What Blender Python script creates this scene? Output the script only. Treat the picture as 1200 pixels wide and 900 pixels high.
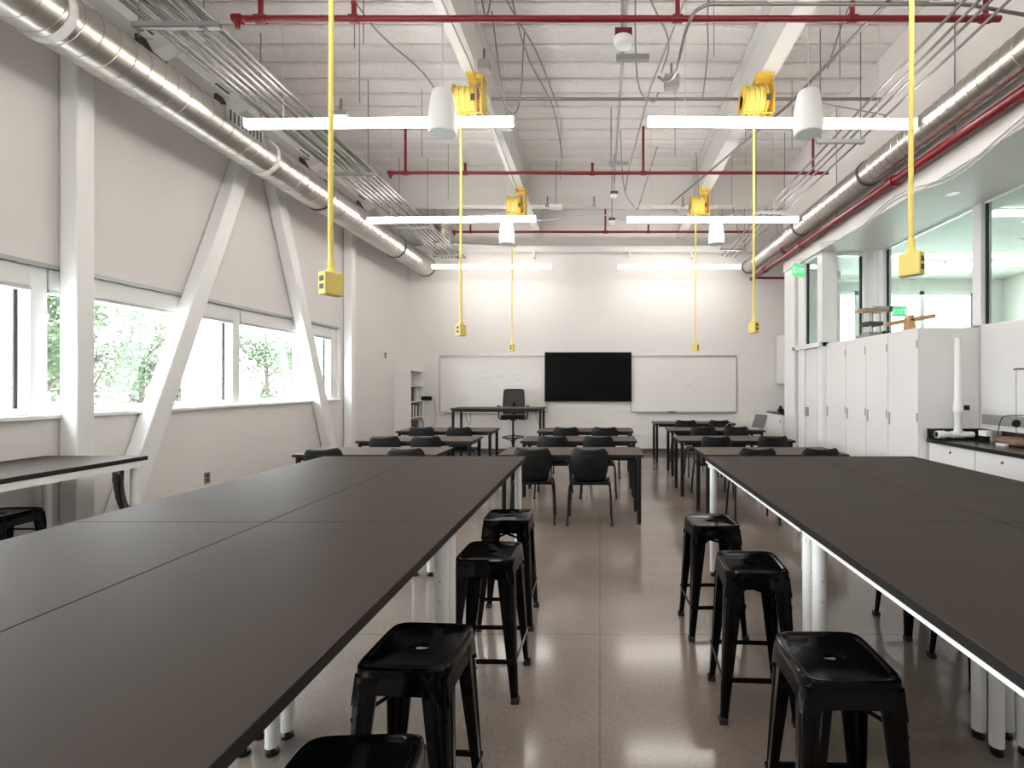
import bpy, bmesh, math, random
from mathutils import Vector, Matrix
PI = math.pi
for o in list(bpy.data.objects): bpy.data.objects.remove(o)
S = bpy.context.scene
COL = S.collection
random.seed(7)

# ------------------------------------------------------------------ camera
cam = bpy.data.cameras.new('camera'); co = bpy.data.objects.new('camera', cam); COL.objects.link(co)
co.location = (0, 0, 1.48); co.rotation_euler = (PI/2, 0, 0)
cam.sensor_width = 36; cam.lens = 36*575/1200
cam.shift_x = -103/1200; cam.shift_y = 0
cam.clip_start = 0.02; cam.clip_end = 200
S.camera = co
S.view_settings.view_transform = 'Standard'; S.view_settings.look = 'None'
S.view_settings.gamma = 1; S.view_settings.use_curve_mapping = False
S.view_settings.exposure = 1.22

# ------------------------------------------------------------------ light
LAMP = 11.0        # radiance of the linear lamps
LOBBY = 2.6
w = bpy.data.worlds.new('sky'); S.world = w; w.use_nodes = True
wn = w.node_tree.nodes; wl = w.node_tree.links
for n in list(wn): wn.remove(n)
wo = wn.new('ShaderNodeOutputWorld'); bg = wn.new('ShaderNodeBackground')
bg.inputs['Color'].default_value = (0.93, 0.97, 1.0, 1); bg.inputs['Strength'].default_value = 8.6
wl.new(bg.outputs[0], wo.inputs[0])
def portal(name, loc, rot, sx, sy):
    l = bpy.data.lights.new(name, 'AREA'); l.shape = 'RECTANGLE'; l.size = sx; l.size_y = sy
    l.cycles.is_portal = True
    o = bpy.data.objects.new(name, l); COL.objects.link(o); o.location = loc; o.rotation_euler = rot
portal('window_portal', (-4.24, 2.3, 1.75), (0, -PI/2, 0), 1.1, 10.8)

# ------------------------------------------------------------------ materials
def mat(name, col, rough=0.5, metal=0.0, noise=0.0, nscale=20, bump=0.0, bscale=60, emit=None, estr=0, spec=None, rvar=0.0, detail=4):
    m = bpy.data.materials.new(name); m.use_nodes = True
    nt = m.node_tree; b = nt.nodes['Principled BSDF']
    b.inputs['Base Color'].default_value = (*col, 1); b.inputs['Roughness'].default_value = rough
    b.inputs['Metallic'].default_value = metal
    if spec is not None: b.inputs['Specular IOR Level'].default_value = spec
    tc = nt.nodes.new('ShaderNodeTexCoord')
    nz = nt.nodes.new('ShaderNodeTexNoise'); nz.inputs['Scale'].default_value = nscale; nz.inputs['Detail'].default_value = detail
    nt.links.new(tc.outputs['Object'], nz.inputs['Vector'])
    if noise:
        mx = nt.nodes.new('ShaderNodeMix'); mx.data_type = 'RGBA'
        mx.inputs[6].default_value = (*[c*(1-noise) for c in col], 1)
        mx.inputs[7].default_value = (*[min(1, c*(1+noise)) for c in col], 1)
        nt.links.new(nz.outputs['Fac'], mx.inputs[0]); nt.links.new(mx.outputs[2], b.inputs['Base Color'])
    if rvar:
        mr = nt.nodes.new('ShaderNodeMapRange')
        mr.inputs[3].default_value = max(0, rough-rvar); mr.inputs[4].default_value = rough+rvar
        nt.links.new(nz.outputs['Fac'], mr.inputs[0]); nt.links.new(mr.outputs[0], b.inputs['Roughness'])
    if bump:
        n2 = nt.nodes.new('ShaderNodeTexNoise'); n2.inputs['Scale'].default_value = bscale; n2.inputs['Detail'].default_value = 3
        nt.links.new(tc.outputs['Object'], n2.inputs['Vector'])
        bp = nt.nodes.new('ShaderNodeBump'); bp.inputs['Strength'].default_value = bump; bp.inputs['Distance'].default_value = 0.02
        nt.links.new(n2.outputs['Fac'], bp.inputs['Height']); nt.links.new(bp.outputs[0], b.inputs['Normal'])
    if emit:
        b.inputs['Emission Color'].default_value = (*emit, 1); b.inputs['Emission Strength'].default_value = estr
    return m
def glass_mat(name, tint, refl=0.07):
    m = bpy.data.materials.new(name); m.use_nodes = True; nt = m.node_tree
    for n in list(nt.nodes): nt.nodes.remove(n)
    out = nt.nodes.new('ShaderNodeOutputMaterial'); t = nt.nodes.new('ShaderNodeBsdfTransparent')
    t.inputs[0].default_value = (*tint, 1)
    g = nt.nodes.new('ShaderNodeBsdfGlossy'); g.inputs['Roughness'].default_value = 0.02; g.inputs[0].default_value = (.9, 1, .95, 1)
    lw = nt.nodes.new('ShaderNodeLayerWeight'); lw.inputs[0].default_value = .5
    pw = nt.nodes.new('ShaderNodeMath'); pw.operation = 'POWER'; pw.inputs[1].default_value = 5
    f = nt.nodes.new('ShaderNodeMath'); f.operation = 'MULTIPLY_ADD'; f.inputs[1].default_value = .5; f.inputs[2].default_value = refl*.4
    nt.links.new(lw.outputs['Facing'], pw.inputs[0]); nt.links.new(pw.outputs[0], f.inputs[0])
    mx = nt.nodes.new('ShaderNodeMixShader')
    nt.links.new(f.outputs[0], mx.inputs[0]); nt.links.new(t.outputs[0], mx.inputs[1]); nt.links.new(g.outputs[0], mx.inputs[2])
    nt.links.new(mx.outputs[0], out.inputs[0])
    return m
M = {}
M['wall'] = mat('painted_wall', (.755, .728, .71), .6, noise=.015, nscale=3, bump=.05, bscale=150)
M['white'] = mat('white_paint', (.80, .79, .775), .4)
M['steelwhite'] = mat('white_steel_paint', (.82, .82, .81), .35)
M['frame'] = mat('white_window_frame', (.82, .83, .83), .35)
M['shade'] = mat('shade_fabric', (.78, .78, .77), .7)
M['track'] = mat('grey_aluminium', (.42, .43, .44), .4, .6)
M['gasket'] = mat('black_gasket', (.02, .022, .025), .5)
M['deck'] = mat('sprayed_deck', (.74, .715, .70), .9, noise=.05, nscale=5, bump=.8, bscale=28)
M['beam'] = mat('beam_paint', (.66, .65, .63), .5)
M['galv'] = mat('galvanised_duct', (.60, .575, .54), .33, 1.0)
M['seam'] = mat('duct_seam', (.50, .47, .43), .35, 1.0)
M['conduit'] = mat('conduit_steel', (.23, .222, .215), .45, .8)
M['dsteel'] = mat('dull_strut', (.36, .36, .355), .45, .6)
M['dark'] = mat('dark_plate', (.06, .058, .055), .6)
M['wire'] = mat('grey_cable', (.22, .215, .21), .6)
M['wwire'] = mat('white_cable', (.6, .59, .57), .6)
M['red'] = mat('red_pipe', (.18, .003, .010), .38)
M['yellow'] = mat('yellow_plastic', (.80, .64, .17), .45)
M['yellowm'] = mat('yellow_enamel', (.74, .50, .085), .4, noise=.08, nscale=12)
M['cordy'] = mat('yellow_cord', (.86, .70, .17), .5)
M['black'] = mat('black_gloss_enamel', (.003, .003, .0033), .11, spec=.17)
M['plastic'] = mat('black_plastic', (.007, .0072, .008), .45, spec=.25)
M['bmetal'] = mat('black_metal', (.010, .010, .010), .38, spec=.3)
M['mesh'] = mat('mesh_fabric', (.018, .018, .019), .8, spec=.2)
M['backmesh'] = mat('back_mesh_fabric', (.06, .058, .056), .8, spec=.2)
M['lapgrey'] = mat('laptop_lid_grey', (.10, .10, .10), .5)
M['rubber'] = mat('rubber', (.015, .015, .015), .7)
M['chrome'] = mat('chrome', (.7, .7, .7), .15, 1)
M['laminate'] = mat('gloss_white_laminate', (.80, .785, .775), .12)
M['lam2'] = mat('white_counter_base', (.80, .79, .785), .2)
M['ctop'] = mat('black_epoxy_top', (.02, .02, .02), .22)
M['screen'] = mat('screen_glass', (.001, .001, .0012), .10, spec=.12)
M['bezel'] = mat('bezel', (.006, .006, .006), .4, spec=.2)
M['board'] = mat('whiteboard_enamel', (.76, .74, .715), .22)
M['alu'] = mat('aluminium', (.42, .41, .40), .4, .7)
M['mark'] = mat('faint_marker', (.50, .50, .50), .6)
M['base'] = mat('dark_baseboard', (.10, .092, .088), .5)
M['pvc'] = mat('pvc', (.84, .83, .81), .3)
M['wood'] = mat('pine_wood', (.60, .36, .19), .5, noise=.18, nscale=15)
M['brown'] = mat('brown_paper_bag', (.22, .13, .09), .9, noise=.3, nscale=30, bump=.6, bscale=40)
M['grey'] = mat('grey_metal_box', (.38, .38, .38), .4, .3)
M['bookd'] = mat('dark_binder', (.03, .03, .04), .5)
M['bookw'] = mat('white_binder', (.7, .7, .7), .5)
M['brownbox'] = mat('dark_brown_box', (.07, .035, .03), .6)
M['signg'] = mat('exit_sign_green', (.08, .55, .22), .4, emit=(.06, .80, .28), estr=.30)
M['signt'] = mat('exit_letter_white', (.8, .95, .85), .4, emit=(.7, 1, .8), estr=.25)
M['lamp'] = mat('lamp_diffuser', (.9, .9, .9), .5, emit=(1.0, .94, .885), estr=LAMP)
M['lobbylamp'] = mat('lobby_lamp_diffuser', (.9, .9, .9), .5, emit=(1.0, .98, .94), estr=LOBBY)
M['ceilw'] = mat('lobby_ceiling', (.70, .72, .70), .7)
M['spk'] = mat('speaker_shell', (.84, .84, .84), .4)
M['grille'] = mat('speaker_grille', (.66, .68, .69), .6)
M['glass'] = glass_mat('window_glass', (.985, .995, .99))
M['glassg'] = glass_mat('lobby_glass', (.865, .925, .895))
M['leaf'] = mat('tree_leaves', (.045, .072, .036), .8, noise=.4, nscale=3)
M['leafd'] = mat('dark_leaves', (.035, .07, .045), .7, noise=.4, nscale=3)
M['bark'] = mat('tree_bark', (.05, .04, .035), .9, noise=.3)
M['ground'] = mat('pale_ground', (.60, .60, .58), .9, noise=.1, nscale=1)
M['exterior'] = mat('exterior_white_panel', (.85, .87, .88), .6)

# bench top laminate: dark taupe with soft mottling
def top_mat(name, col, rough):
    m = mat(name, col, rough, noise=.10, nscale=2.2, rvar=.05, spec=.025)
    return m
M['bench'] = top_mat('bench_laminate', (.054, .043, .037), .50)
M['edge'] = mat('bench_edge', (.014, .012, .011), .5, spec=.3)
M['desk'] = top_mat('desk_laminate', (.125, .104, .091), .46)

def floor_mat():
    m = bpy.data.materials.new('polished_concrete'); m.use_nodes = True
    nt = m.node_tree; N = nt.nodes; L = nt.links; b = N['Principled BSDF']
    tc = N.new('ShaderNodeTexCoord')
    n1 = N.new('ShaderNodeTexNoise'); n1.inputs['Scale'].default_value = 1.1; n1.inputs['Detail'].default_value = 6
    n2 = N.new('ShaderNodeTexNoise'); n2.inputs['Scale'].default_value = 55; n2.inputs['Detail'].default_value = 3
    v = N.new('ShaderNodeTexVoronoi'); v.inputs['Scale'].default_value = 70
    for q in (n1, n2, v): L.new(tc.outputs['Object'], q.inputs['Vector'])
    r1 = N.new('ShaderNodeValToRGB'); r1.color_ramp.elements[0].position = .3; r1.color_ramp.elements[1].position = .72
    r1.color_ramp.elements[0].color = (.205, .167, .139, 1); r1.color_ramp.elements[1].color = (.310, .259, .219, 1)
    L.new(n1.outputs['Fac'], r1.inputs[0])
    r2 = N.new('ShaderNodeValToRGB'); r2.color_ramp.elements[0].position = .05; r2.color_ramp.elements[1].position = .16
    r2.color_ramp.elements[0].color = (.6, .58, .56, 1); r2.color_ramp.elements[1].color = (1, 1, 1, 1)
    L.new(v.outputs['Distance'], r2.inputs[0])
    mm = N.new('ShaderNodeMix'); mm.data_type = 'RGBA'; mm.blend_type = 'MULTIPLY'; mm.inputs[0].default_value = .45
    L.new(r1.outputs[0], mm.inputs[6]); L.new(r2.outputs[0], mm.inputs[7])
    m3 = N.new('ShaderNodeMix'); m3.data_type = 'RGBA'; m3.blend_type = 'OVERLAY'; m3.inputs[0].default_value = .25
    L.new(mm.outputs[2], m3.inputs[6]); L.new(n2.outputs['Fac'], m3.inputs[7])
    bk = N.new('ShaderNodeTexBrick'); bk.offset = 0; bk.inputs['Scale'].default_value = 1; bk.inputs['Brick Width'].default_value = 2.45; bk.inputs['Row Height'].default_value = 2.9
    bk.inputs['Mortar Size'].default_value = .004; bk.inputs['Mortar Smooth'].default_value = 0
    bk.inputs['Color1'].default_value = bk.inputs['Color2'].default_value = (1, 1, 1, 1); bk.inputs['Mortar'].default_value = (.72, .71, .70, 1)
    L.new(tc.outputs['Object'], bk.inputs['Vector'])
    m4 = N.new('ShaderNodeMix'); m4.data_type = 'RGBA'; m4.blend_type = 'MULTIPLY'; m4.inputs[0].default_value = 1
    L.new(m3.outputs[2], m4.inputs[6]); L.new(bk.outputs['Color'], m4.inputs[7]); L.new(m4.outputs[2], b.inputs['Base Color'])
    mr = N.new('ShaderNodeMapRange'); mr.inputs[3].default_value = .08; mr.inputs[4].default_value = .20
    L.new(n1.outputs['Fac'], mr.inputs[0]); L.new(mr.outputs[0], b.inputs['Roughness'])
    return m
M['floor'] = floor_mat()

# ------------------------------------------------------------------ builders
class MB:
    def __init__(s): s.v = []; s.f = []
    def add(s, vs, fs):
        k = len(s.v); s.v += [tuple(v) for v in vs]; s.f += [tuple(i+k for i in f) for f in fs]; return s
    def box(s, x0, x1, y0, y1, z0, z1):
        v = [(x, y, z) for z in (z0, z1) for y in (y0, y1) for x in (x0, x1)]
        return s.add(v, [(0,2,3,1),(4,5,7,6),(0,1,5,4),(2,6,7,3),(0,4,6,2),(1,3,7,5)])
    def cbox(s, c, d, rot=None):
        v = [Vector((sx*d[0]/2, sy*d[1]/2, sz*d[2]/2)) for sz in (-1,1) for sy in (-1,1) for sx in (-1,1)]
        if rot is not None: v = [rot @ q for q in v]
        v = [q+Vector(c) for q in v]
        return s.add(v, [(0,2,3,1),(4,5,7,6),(0,1,5,4),(2,6,7,3),(0,4,6,2),(1,3,7,5)])
    def bar(s, p0, p1, w, h, up=(0,0,1)):
        p0, p1, up = Vector(p0), Vector(p1), Vector(up); d = (p1-p0).normalized()
        a = d.cross(up).normalized(); b = a.cross(d).normalized()
        v = [p + a*(i*w/2) + b*(j*h/2) for p in (p0, p1) for i, j in ((-1,-1),(1,-1),(1,1),(-1,1))]
        return s.add(v, [(3,2,1,0),(4,5,6,7),(0,1,5,4),(1,2,6,5),(2,3,7,6),(3,0,4,7)])
    def tube(s, pts, r, n=8, close=False, caps=True):
        pts = [Vector(p) for p in pts]; m = len(pts)
        R = r if isinstance(r, (list, tuple)) else [r]*m
        T = []
        for i in range(m):
            if close: t = pts[(i+1) % m]-pts[i-1]
            else: t = pts[min(i+1, m-1)]-pts[max(i-1, 0)]
            T.append(t.normalized())
        up = Vector((0,0,1)) if abs(T[0].z) < .9 else Vector((1,0,0))
        a = T[0].cross(up).normalized(); vs = []
        for i in range(m):
            a = (a - T[i]*a.dot(T[i])); a = a.normalized() if a.length > 1e-6 else T[i].orthogonal().normalized()
            b = T[i].cross(a)
            for k in range(n):
                t = 2*PI*k/n; vs.append(pts[i] + (a*math.cos(t) + b*math.sin(t))*R[i])
        fs = []
        for i in range(m if close else m-1):
            j = (i+1) % m
            for k in range(n): fs.append((i*n+k, i*n+(k+1) % n, j*n+(k+1) % n, j*n+k))
        if caps and not close: fs += [tuple(range(n-1, -1, -1)), tuple((m-1)*n+k for k in range(n))]
        return s.add(vs, fs)
    def lathe(s, prof, c=(0,0,0), n=24, axis='z'):
        vs = []; c = Vector(c)
        for r, z in prof:
            for k in range(n):
                t = 2*PI*k/n; p = (r*math.cos(t), r*math.sin(t), z)
                if axis == 'x': p = (p[2], p[0], p[1])
                elif axis == 'y': p = (p[1], p[2], p[0])
                vs.append(c+Vector(p))
        fs = []
        for i in range(len(prof)-1):
            for k in range(n): fs.append((i*n+k, i*n+(k+1) % n, (i+1)*n+(k+1) % n, (i+1)*n+k))
        fs += [tuple(range(n-1, -1, -1)), tuple((len(prof)-1)*n+k for k in range(n))]
        return s.add(vs, fs)
    def prism(s, poly, axis, a0, a1):
        n = len(poly); P = []
        for a in (a0, a1):
            for p, q in poly:
                P.append({'x': (a, p, q), 'y': (p, a, q), 'z': (p, q, a)}[axis])
        return s.add(P, [tuple(range(n-1, -1, -1)), tuple(range(n, 2*n))] + [(i, (i+1) % n, n+(i+1) % n, n+i) for i in range(n)])
    def rings(s, rings, closed_top=False, closed_bot=False):
        n = len(rings[0]); vs = [p for r in rings for p in r]; fs = []
        for i in range(len(rings)-1):
            for k in range(n): fs.append((i*n+k, i*n+(k+1) % n, (i+1)*n+(k+1) % n, (i+1)*n+k))
        if closed_bot: fs.append(tuple(range(n-1, -1, -1)))
        if closed_top: fs.append(tuple((len(rings)-1)*n+k for k in range(n)))
        return s.add(vs, fs)
    def build(s, name, m, parent=None, bevel=0, smooth=False, label=None, seg=2, loc=None):
        me = bpy.data.meshes.new(name); me.from_pydata(s.v, [], s.f); me.update()
        bm = bmesh.new(); bm.from_mesh(me); bmesh.ops.recalc_face_normals(bm, faces=bm.faces); bm.to_mesh(me); bm.free()
        me.materials.append(M[m] if isinstance(m, str) else m)
        o = bpy.data.objects.new(name, me); COL.objects.link(o)
        if parent is not None: o.parent = parent
        if loc is not None: o.location = loc
        if smooth:
            for p in me.polygons: p.use_smooth = True
            try: me.set_sharp_from_angle(angle=math.radians(38))
            except Exception: pass
        if bevel:
            b = o.modifiers.new('bevel', 'BEVEL'); b.width = bevel; b.segments = seg; b.limit_method = 'ANGLE'; b.angle_limit = math.radians(40)
        if label: o['label'] = label
        return o
def tag(o, label, cat, group=None, kind=None):
    if label: o['label'] = label
    if cat: o['category'] = cat
    if group: o['group'] = group
    if kind: o['kind'] = kind
    return o
def empty(name, loc=(0,0,0), rz=0, label=None, cat=None, group=None):
    o = bpy.data.objects.new(name, None); COL.objects.link(o); o.empty_display_size = .1
    o.location = loc; o.rotation_euler = (0,0,rz)
    return tag(o, label, cat, group)
def struct(o): o['kind'] = 'structure'; return o
KIDS = {}
def children(o): return [c for c in bpy.data.objects if c.parent == o]
def copy_thing(o, loc=None, rz=None, label=None, group=None):
    def rec(a, p):
        kids = KIDS.get(a.name)
        if kids is None: kids = KIDS[a.name] = children(a)
        c = a.copy(); COL.objects.link(c)
        if p is not None: c.parent = p
        for k in kids: rec(k, c)
        return c
    r = rec(o, None)
    if loc is not None: r.location = loc
    if rz is not None: r.rotation_euler = (0,0,rz)
    if label: r['label'] = label
    if group: r['group'] = group
    return r
def arc(p0, p1, p2, n=5):
    p0, p1, p2 = Vector(p0), Vector(p1), Vector(p2)
    return [p0*(1-t)**2 + p1*2*t*(1-t) + p2*t*t for t in [i/n for i in range(n+1)]]
def spline(pts, n=8):
    P = [Vector(p) for p in pts]; P = [P[0]*2-P[1]] + P + [P[-1]*2-P[-2]]; out = []
    for i in range(1, len(P)-2):
        for k in range(n):
            t = k/n; a, b, c, d = P[i-1], P[i], P[i+1], P[i+2]
            out.append(.5*((2*b) + (c-a)*t + (2*a-5*b+4*c-d)*t*t + (3*b-a-3*c+d)*t**3))
    out.append(P[-2]); return out
def text_mesh(txt, size, name, m, parent, loc, rot, depth=.002):
    cu = bpy.data.curves.new(name, 'FONT'); cu.body = txt; cu.size = size; cu.extrude = depth
    cu.align_x = 'CENTER'; cu.align_y = 'CENTER'
    t = bpy.data.objects.new(name+'_tmp', cu); COL.objects.link(t)
    bpy.context.view_layer.update()
    me = bpy.data.meshes.new_from_object(t.evaluated_get(bpy.context.evaluated_depsgraph_get()))
    bpy.data.objects.remove(t)
    me.materials.clear(); me.materials.append(M[m])
    o = bpy.data.objects.new(name, me); COL.objects.link(o); o.parent = parent; o.location = loc; o.rotation_euler = rot
    return o

# ------------------------------------------------------------------ structure
XL, XR, YB, YF, ZD = -4.11, 3.97, 10.5, -3.0, 5.2
ZS, ZH = 1.25, 2.375           # window sill / head
XG, ZG, ZSO = 4.12, 2.08, 3.42 # lobby glass plane, ledge, soffit
struct(MB().box(-4.5, 10.0, YF-.3, 14.2, -.12, 0).build('floor', 'floor'))
lob = MB().box(-.1, .1, -.1, .1, -.1, .1)
wl_ = MB()
wl_.box(-4.33, XL, YF, 7.74, 0, ZS-.03)
wl_.box(-4.33, XL, YF, 7.74, ZH, ZD)
wl_.box(-4.33, XL, 7.74, YB, 0, ZD)
struct(wl_.build('wall_left', 'wall'))
struct(MB().box(-4.33, 4.15, YB, YB+.2, 0, ZD+.2).build('wall_back', 'wall'))
struct(MB().box(-4.33, 10, YF-.2, YF, 0, ZD+.2).build('wall_front', 'wall'))
wr = MB()
wr.box(XR, 4.22, YF, 7.2, 0, ZG)
struct(wr.build('wall_right', 'wall', bevel=.004))
struct(MB().box(4.08, 4.15, 8.56, YB, 0, ZSO).build('wall_right_far', 'wall'))
struct(MB().box(3.37, 4.15, 8.46, 8.56, 0, ZSO).build('wall_door_return', 'wall'))
so = MB().box(3.20, 4.40, YF, 8.56, ZSO, ZD)
struct(so.build('wall_bulkhead_right', 'wall'))
struct(MB().box(4.08, 4.15, 8.56, YB, ZSO, ZD).build('wall_right_upper', 'wall'))
# ribbed deck
dk = MB(); y = YF; prof = []
pitch = .30
while y < YB:
    prof += [(y-.004, 5.30), (y+.013, 5.30), (y+.016, 5.222), (y+.03, 5.208), (y+.07, 5.20), (y+.23, 5.20), (y+.275, 5.208), (y+.291, 5.222)]
    y += pitch
vs = []; fs = []; NX = 44
rnd = random.Random(3); NZ = [rnd.uniform(-1, 1) for _ in range(45)]
for yy, zz in prof:
    for i in range(NX+1):
        x = -4.33 + i*(4.5+4.33)/NX
        vs.append((x, yy + NZ[i % len(NZ)]*.004 + rnd.uniform(-.002, .002), zz + rnd.uniform(-.003, .003)))
for j in range(len(prof)-1):
    for i in range(NX): fs.append((j*(NX+1)+i, j*(NX+1)+i+1, (j+1)*(NX+1)+i+1, (j+1)*(NX+1)+i))
dk.add(vs, fs); dk.box(-4.33, 4.5, YF, YB, 5.32, 5.42)
struct(dk.build('ceiling', 'deck', smooth=False))
# baseboards
struct(MB().box(-4.09, 4.08, YB-.015, YB, 0, .10).build('baseboard_back', 'base'))
struct(MB().box(XL, XL+.015, YF, YB-.02, 0, .10).build('baseboard_left', 'base'))
# sill ledge + head track
struct(MB().box(-4.30, XL+.035, YF, 7.74, ZS-.03, ZS).build('trim_1', 'frame', bevel=.004))
struct(MB().box(-4.22, XL+.004, YF, 7.70, ZH-.03, ZH).build('trim_2', 'track'))
# windows
MY = [-2.42, -.39, 1.62, 3.63, 5.60, 7.62]
for i in range(5):
    a, b = MY[i], MY[i+1]
    wf = MB()
    wf.box(-4.29, -4.15, a-.055, a+.055, ZS, ZH-.03)
    if i == 4: wf.box(-4.29, -4.15, b-.055, b+.12, ZS, ZH-.03)
    wf.box(-4.29, -4.18, a+.055, b-.055, ZS, ZS+.05)
    wf.box(-4.29, -4.18, a+.055, b-.055, ZH-.09, ZH-.03)
    w0 = struct(wf.build('window_%d' % (i+1), 'frame', bevel=.003))
    MB().box(-4.262, -4.254, a+.08, b-.08, ZS+.05, ZH-.09).build('glass', 'glass', w0)
    g = MB(); g.box(-4.27, -4.245, b-.078, b-.056, ZS+.05, ZH-.09); g.box(-4.27, -4.245, a+.056, a+.07, ZS+.05, ZH-.09)
    g.build('gasket', 'gasket', w0)
    rs = tag(MB().box(-4.235, -4.135, a+.06, b-.06, 2.19, ZH-.032).build('roller_shade', 'shade', bevel=.01),
        'white roller shade cassette over the %s window' % ['rearmost', 'second', 'third', 'bright middle', 'far end'][i], 'roller shade', 'roller shades along the window strip')
    MB().box(-4.235, -4.14, a+.06, b-.06, 2.165, 2.19).build('bottom_bar', 'track', rs)
    # exterior fin
    tag(MB().box(-4.75, -4.33, b-.03, b+.03, .9, 2.9).build('exterior_fin', 'exterior'),
        'white vertical fin outside the glass at %s' % ['rearmost mullion', 'second mullion', 'third mullion', 'mullion beside the steel column', 'far mullion'][i] if i != 3 else 'white vertical fin outside the glass beside the far brace window', 'sunshade fin')

# columns and braces (white square steel tube)
for k, y in enumerate((-.35, 3.72, 7.84)):
    tag(MB().box(-4.10, -3.965, y, y+.135, 0, ZD-.01).build('steel_column', 'steelwhite', bevel=.012, seg=3),
        ['white square steel column at the rear of the window wall', 'white square steel column beside the near window bench', 'white square steel column at far end of the window strip'][k], 'column', 'white columns on the window wall')
def brace(y0, y1, z1, lab):
    tag(MB().bar((-4.035, y0, 0.0), (-4.035, y1, z1), .135, .17, up=(0, 0, 1)).build('diagonal_brace', 'steelwhite', bevel=.012, seg=3), lab, 'brace', 'white diagonal braces')
brace(3.98, 5.70, 4.4, 'white diagonal steel brace leaning away from the near column')
brace(7.52, 5.90, 4.4, 'white diagonal steel brace leaning away from the far column')
# steel beams
def ibeam_y(x, zb, zt, y0, y1, w, lab):
    b = MB(); b.box(x-w/2, x+w/2, y0, y1, zb, zb+.02); b.box(x-.008, x+.008, y0, y1, zb+.02, zt); b.box(x-w/2, x+w/2, y0, y1, zt, zt+.02)
    return tag(b.build('ceiling_beam', 'beam'), lab, 'beam', 'long white ceiling beams')
ibeam_y(-1.29, 4.60, 5.16, YF, YB-.02, .15, 'long white steel ceiling beam left of centre carrying reels')
ibeam_y(1.70, 4.60, 5.16, YF, YB-.02, .17, 'long white steel ceiling beam right of centre carrying reels')
for a, b_, nm in ((-3.79, -1.37, 'left bay, above the conduit rack'), (-1.21, 1.61, 'middle bay, between the long beams'), (1.79, 3.19, 'right bay, above the slim duct')):
    g = MB(); g.box(a, b_, 8.45, 8.63, 4.56, 4.585); g.box(a, b_, 8.53, 8.55, 4.585, 5.19)
    tag(g.build('cross_girder', 'beam'), 'white steel girder crossing the ceiling near the back wall, ' + nm, 'girder', 'cross girder bays')
g = MB(); g.box(-4.1, 4.07, 10.22, 10.40, 4.24, 4.26); g.box(-4.1, 4.07, 10.22, 10.235, 4.26, 4.36); g.box(-4.1, 4.07, 10.38, 10.49, 4.36, 4.38)
for x in (-3, -1.4, .6, 1.9): g.box(x, x+.05, 10.25, 10.35, 4.12, 4.24)
tag(g.build('back_channel', 'beam'), 'grey white steel channel along top of the back wall', 'channel')
# edge beam on window wall + kicker struts
b = MB(); b.box(-4.10, -3.80, YF, YB, 4.42, 4.44); b.box(-3.96, -3.94, YF, YB, 4.44, 4.8); b.box(-4.10, -3.80, YF, YB, 4.8, 4.82)
tag(b.build('edge_beam', 'beam'), 'grey white edge beam above the round duct on the window wall', 'beam')
for k, y in enumerate((2.2, 3.4, 4.25, 5.1, 6.5, 8.0)):
    r = empty('kicker_strut', (-3.85, y, 4.5), 0, 'short steel kicker strut above left duct, %s' % ['just inside the frame top', 'second from the camera', 'third, behind the conduit rack', 'fourth, near the first lamp', 'fifth, past the first lamp', 'furthest'][k], 'strut', 'kicker struts above the left duct')
    MB().bar((0.0,0,-.13), (.46, .02, .12), .13, .13).build('tube', 'beam', r, bevel=.006)
    MB().box(-.05, -.02, -.14, .14, -.16, .02).build('plate', 'dark', r)
r = empty('kicker_strut', (-2.75, 3.82, 4.75), 0, 'short steel strut with dark plate under the deck beside conduits', 'strut', 'kicker struts above the left duct')
MB().bar((-.22,0,-.03), (.08, 0, .36), .12, .12).build('tube', 'beam', r, bevel=.006)
MB().box(-.06, .28, -.12, .12, .36, .45).build('plate', 'dark', r)

# ---- lobby-side glazing
gz = MB()
def mull(y, w=.12): gz.box(4.06, 4.18, y-w/2, y+w/2, ZG, ZSO)
for y in (5.29, 3.35, 1.4, -.55): mull(y)
gz.box(4.06, 4.18, 7.03, 7.2, ZG, ZSO)
gz.box(4.06, 4.18, YF, 7.03, ZG, ZG+.03)
gz.box(4.10, 4.14, YF, 7.03, ZSO-.02, ZSO)
w6 = struct(gz.build('window_6', 'frame', bevel=.003))
segs = [(5.35, 7.03), (3.41, 5.23), (1.46, 3.29), (-.49, 1.34), (YF, -.61)]
for a, b in segs:
    MB().box(4.115, 4.125, a, b, ZG+.03, ZSO-.02).build('glass', 'glassg', w6)
    MB().box(4.108, 4.132, b-.02, b, ZG+.03, ZSO-.02).build('gasket', 'gasket', w6)
# camera facing glazed return at y=7.2
gz = MB()
gz.box(3.26, 3.48, 7.2, 7.36, 0, ZSO); gz.box(3.88, 4.02, 7.2, 7.36, 0, ZSO); gz.box(4.02, 4.22, 7.14, 7.36, 0, ZSO)
gz.box(3.48, 3.88, 7.2, 7.36, 0, ZG-.04); gz.box(3.48, 3.88, 7.22, 7.34, ZSO-.05, ZSO)
w7 = struct(gz.build('window_7', 'frame', bevel=.004))
MB().box(3.48, 3.88, 7.275, 7.285, ZG-.04, ZSO-.05).build('glass', 'glassg', w7)
MB().box(3.862, 3.88, 7.26, 7.30, ZG-.04, ZSO-.05).build('gasket', 'gasket', w7)
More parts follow.
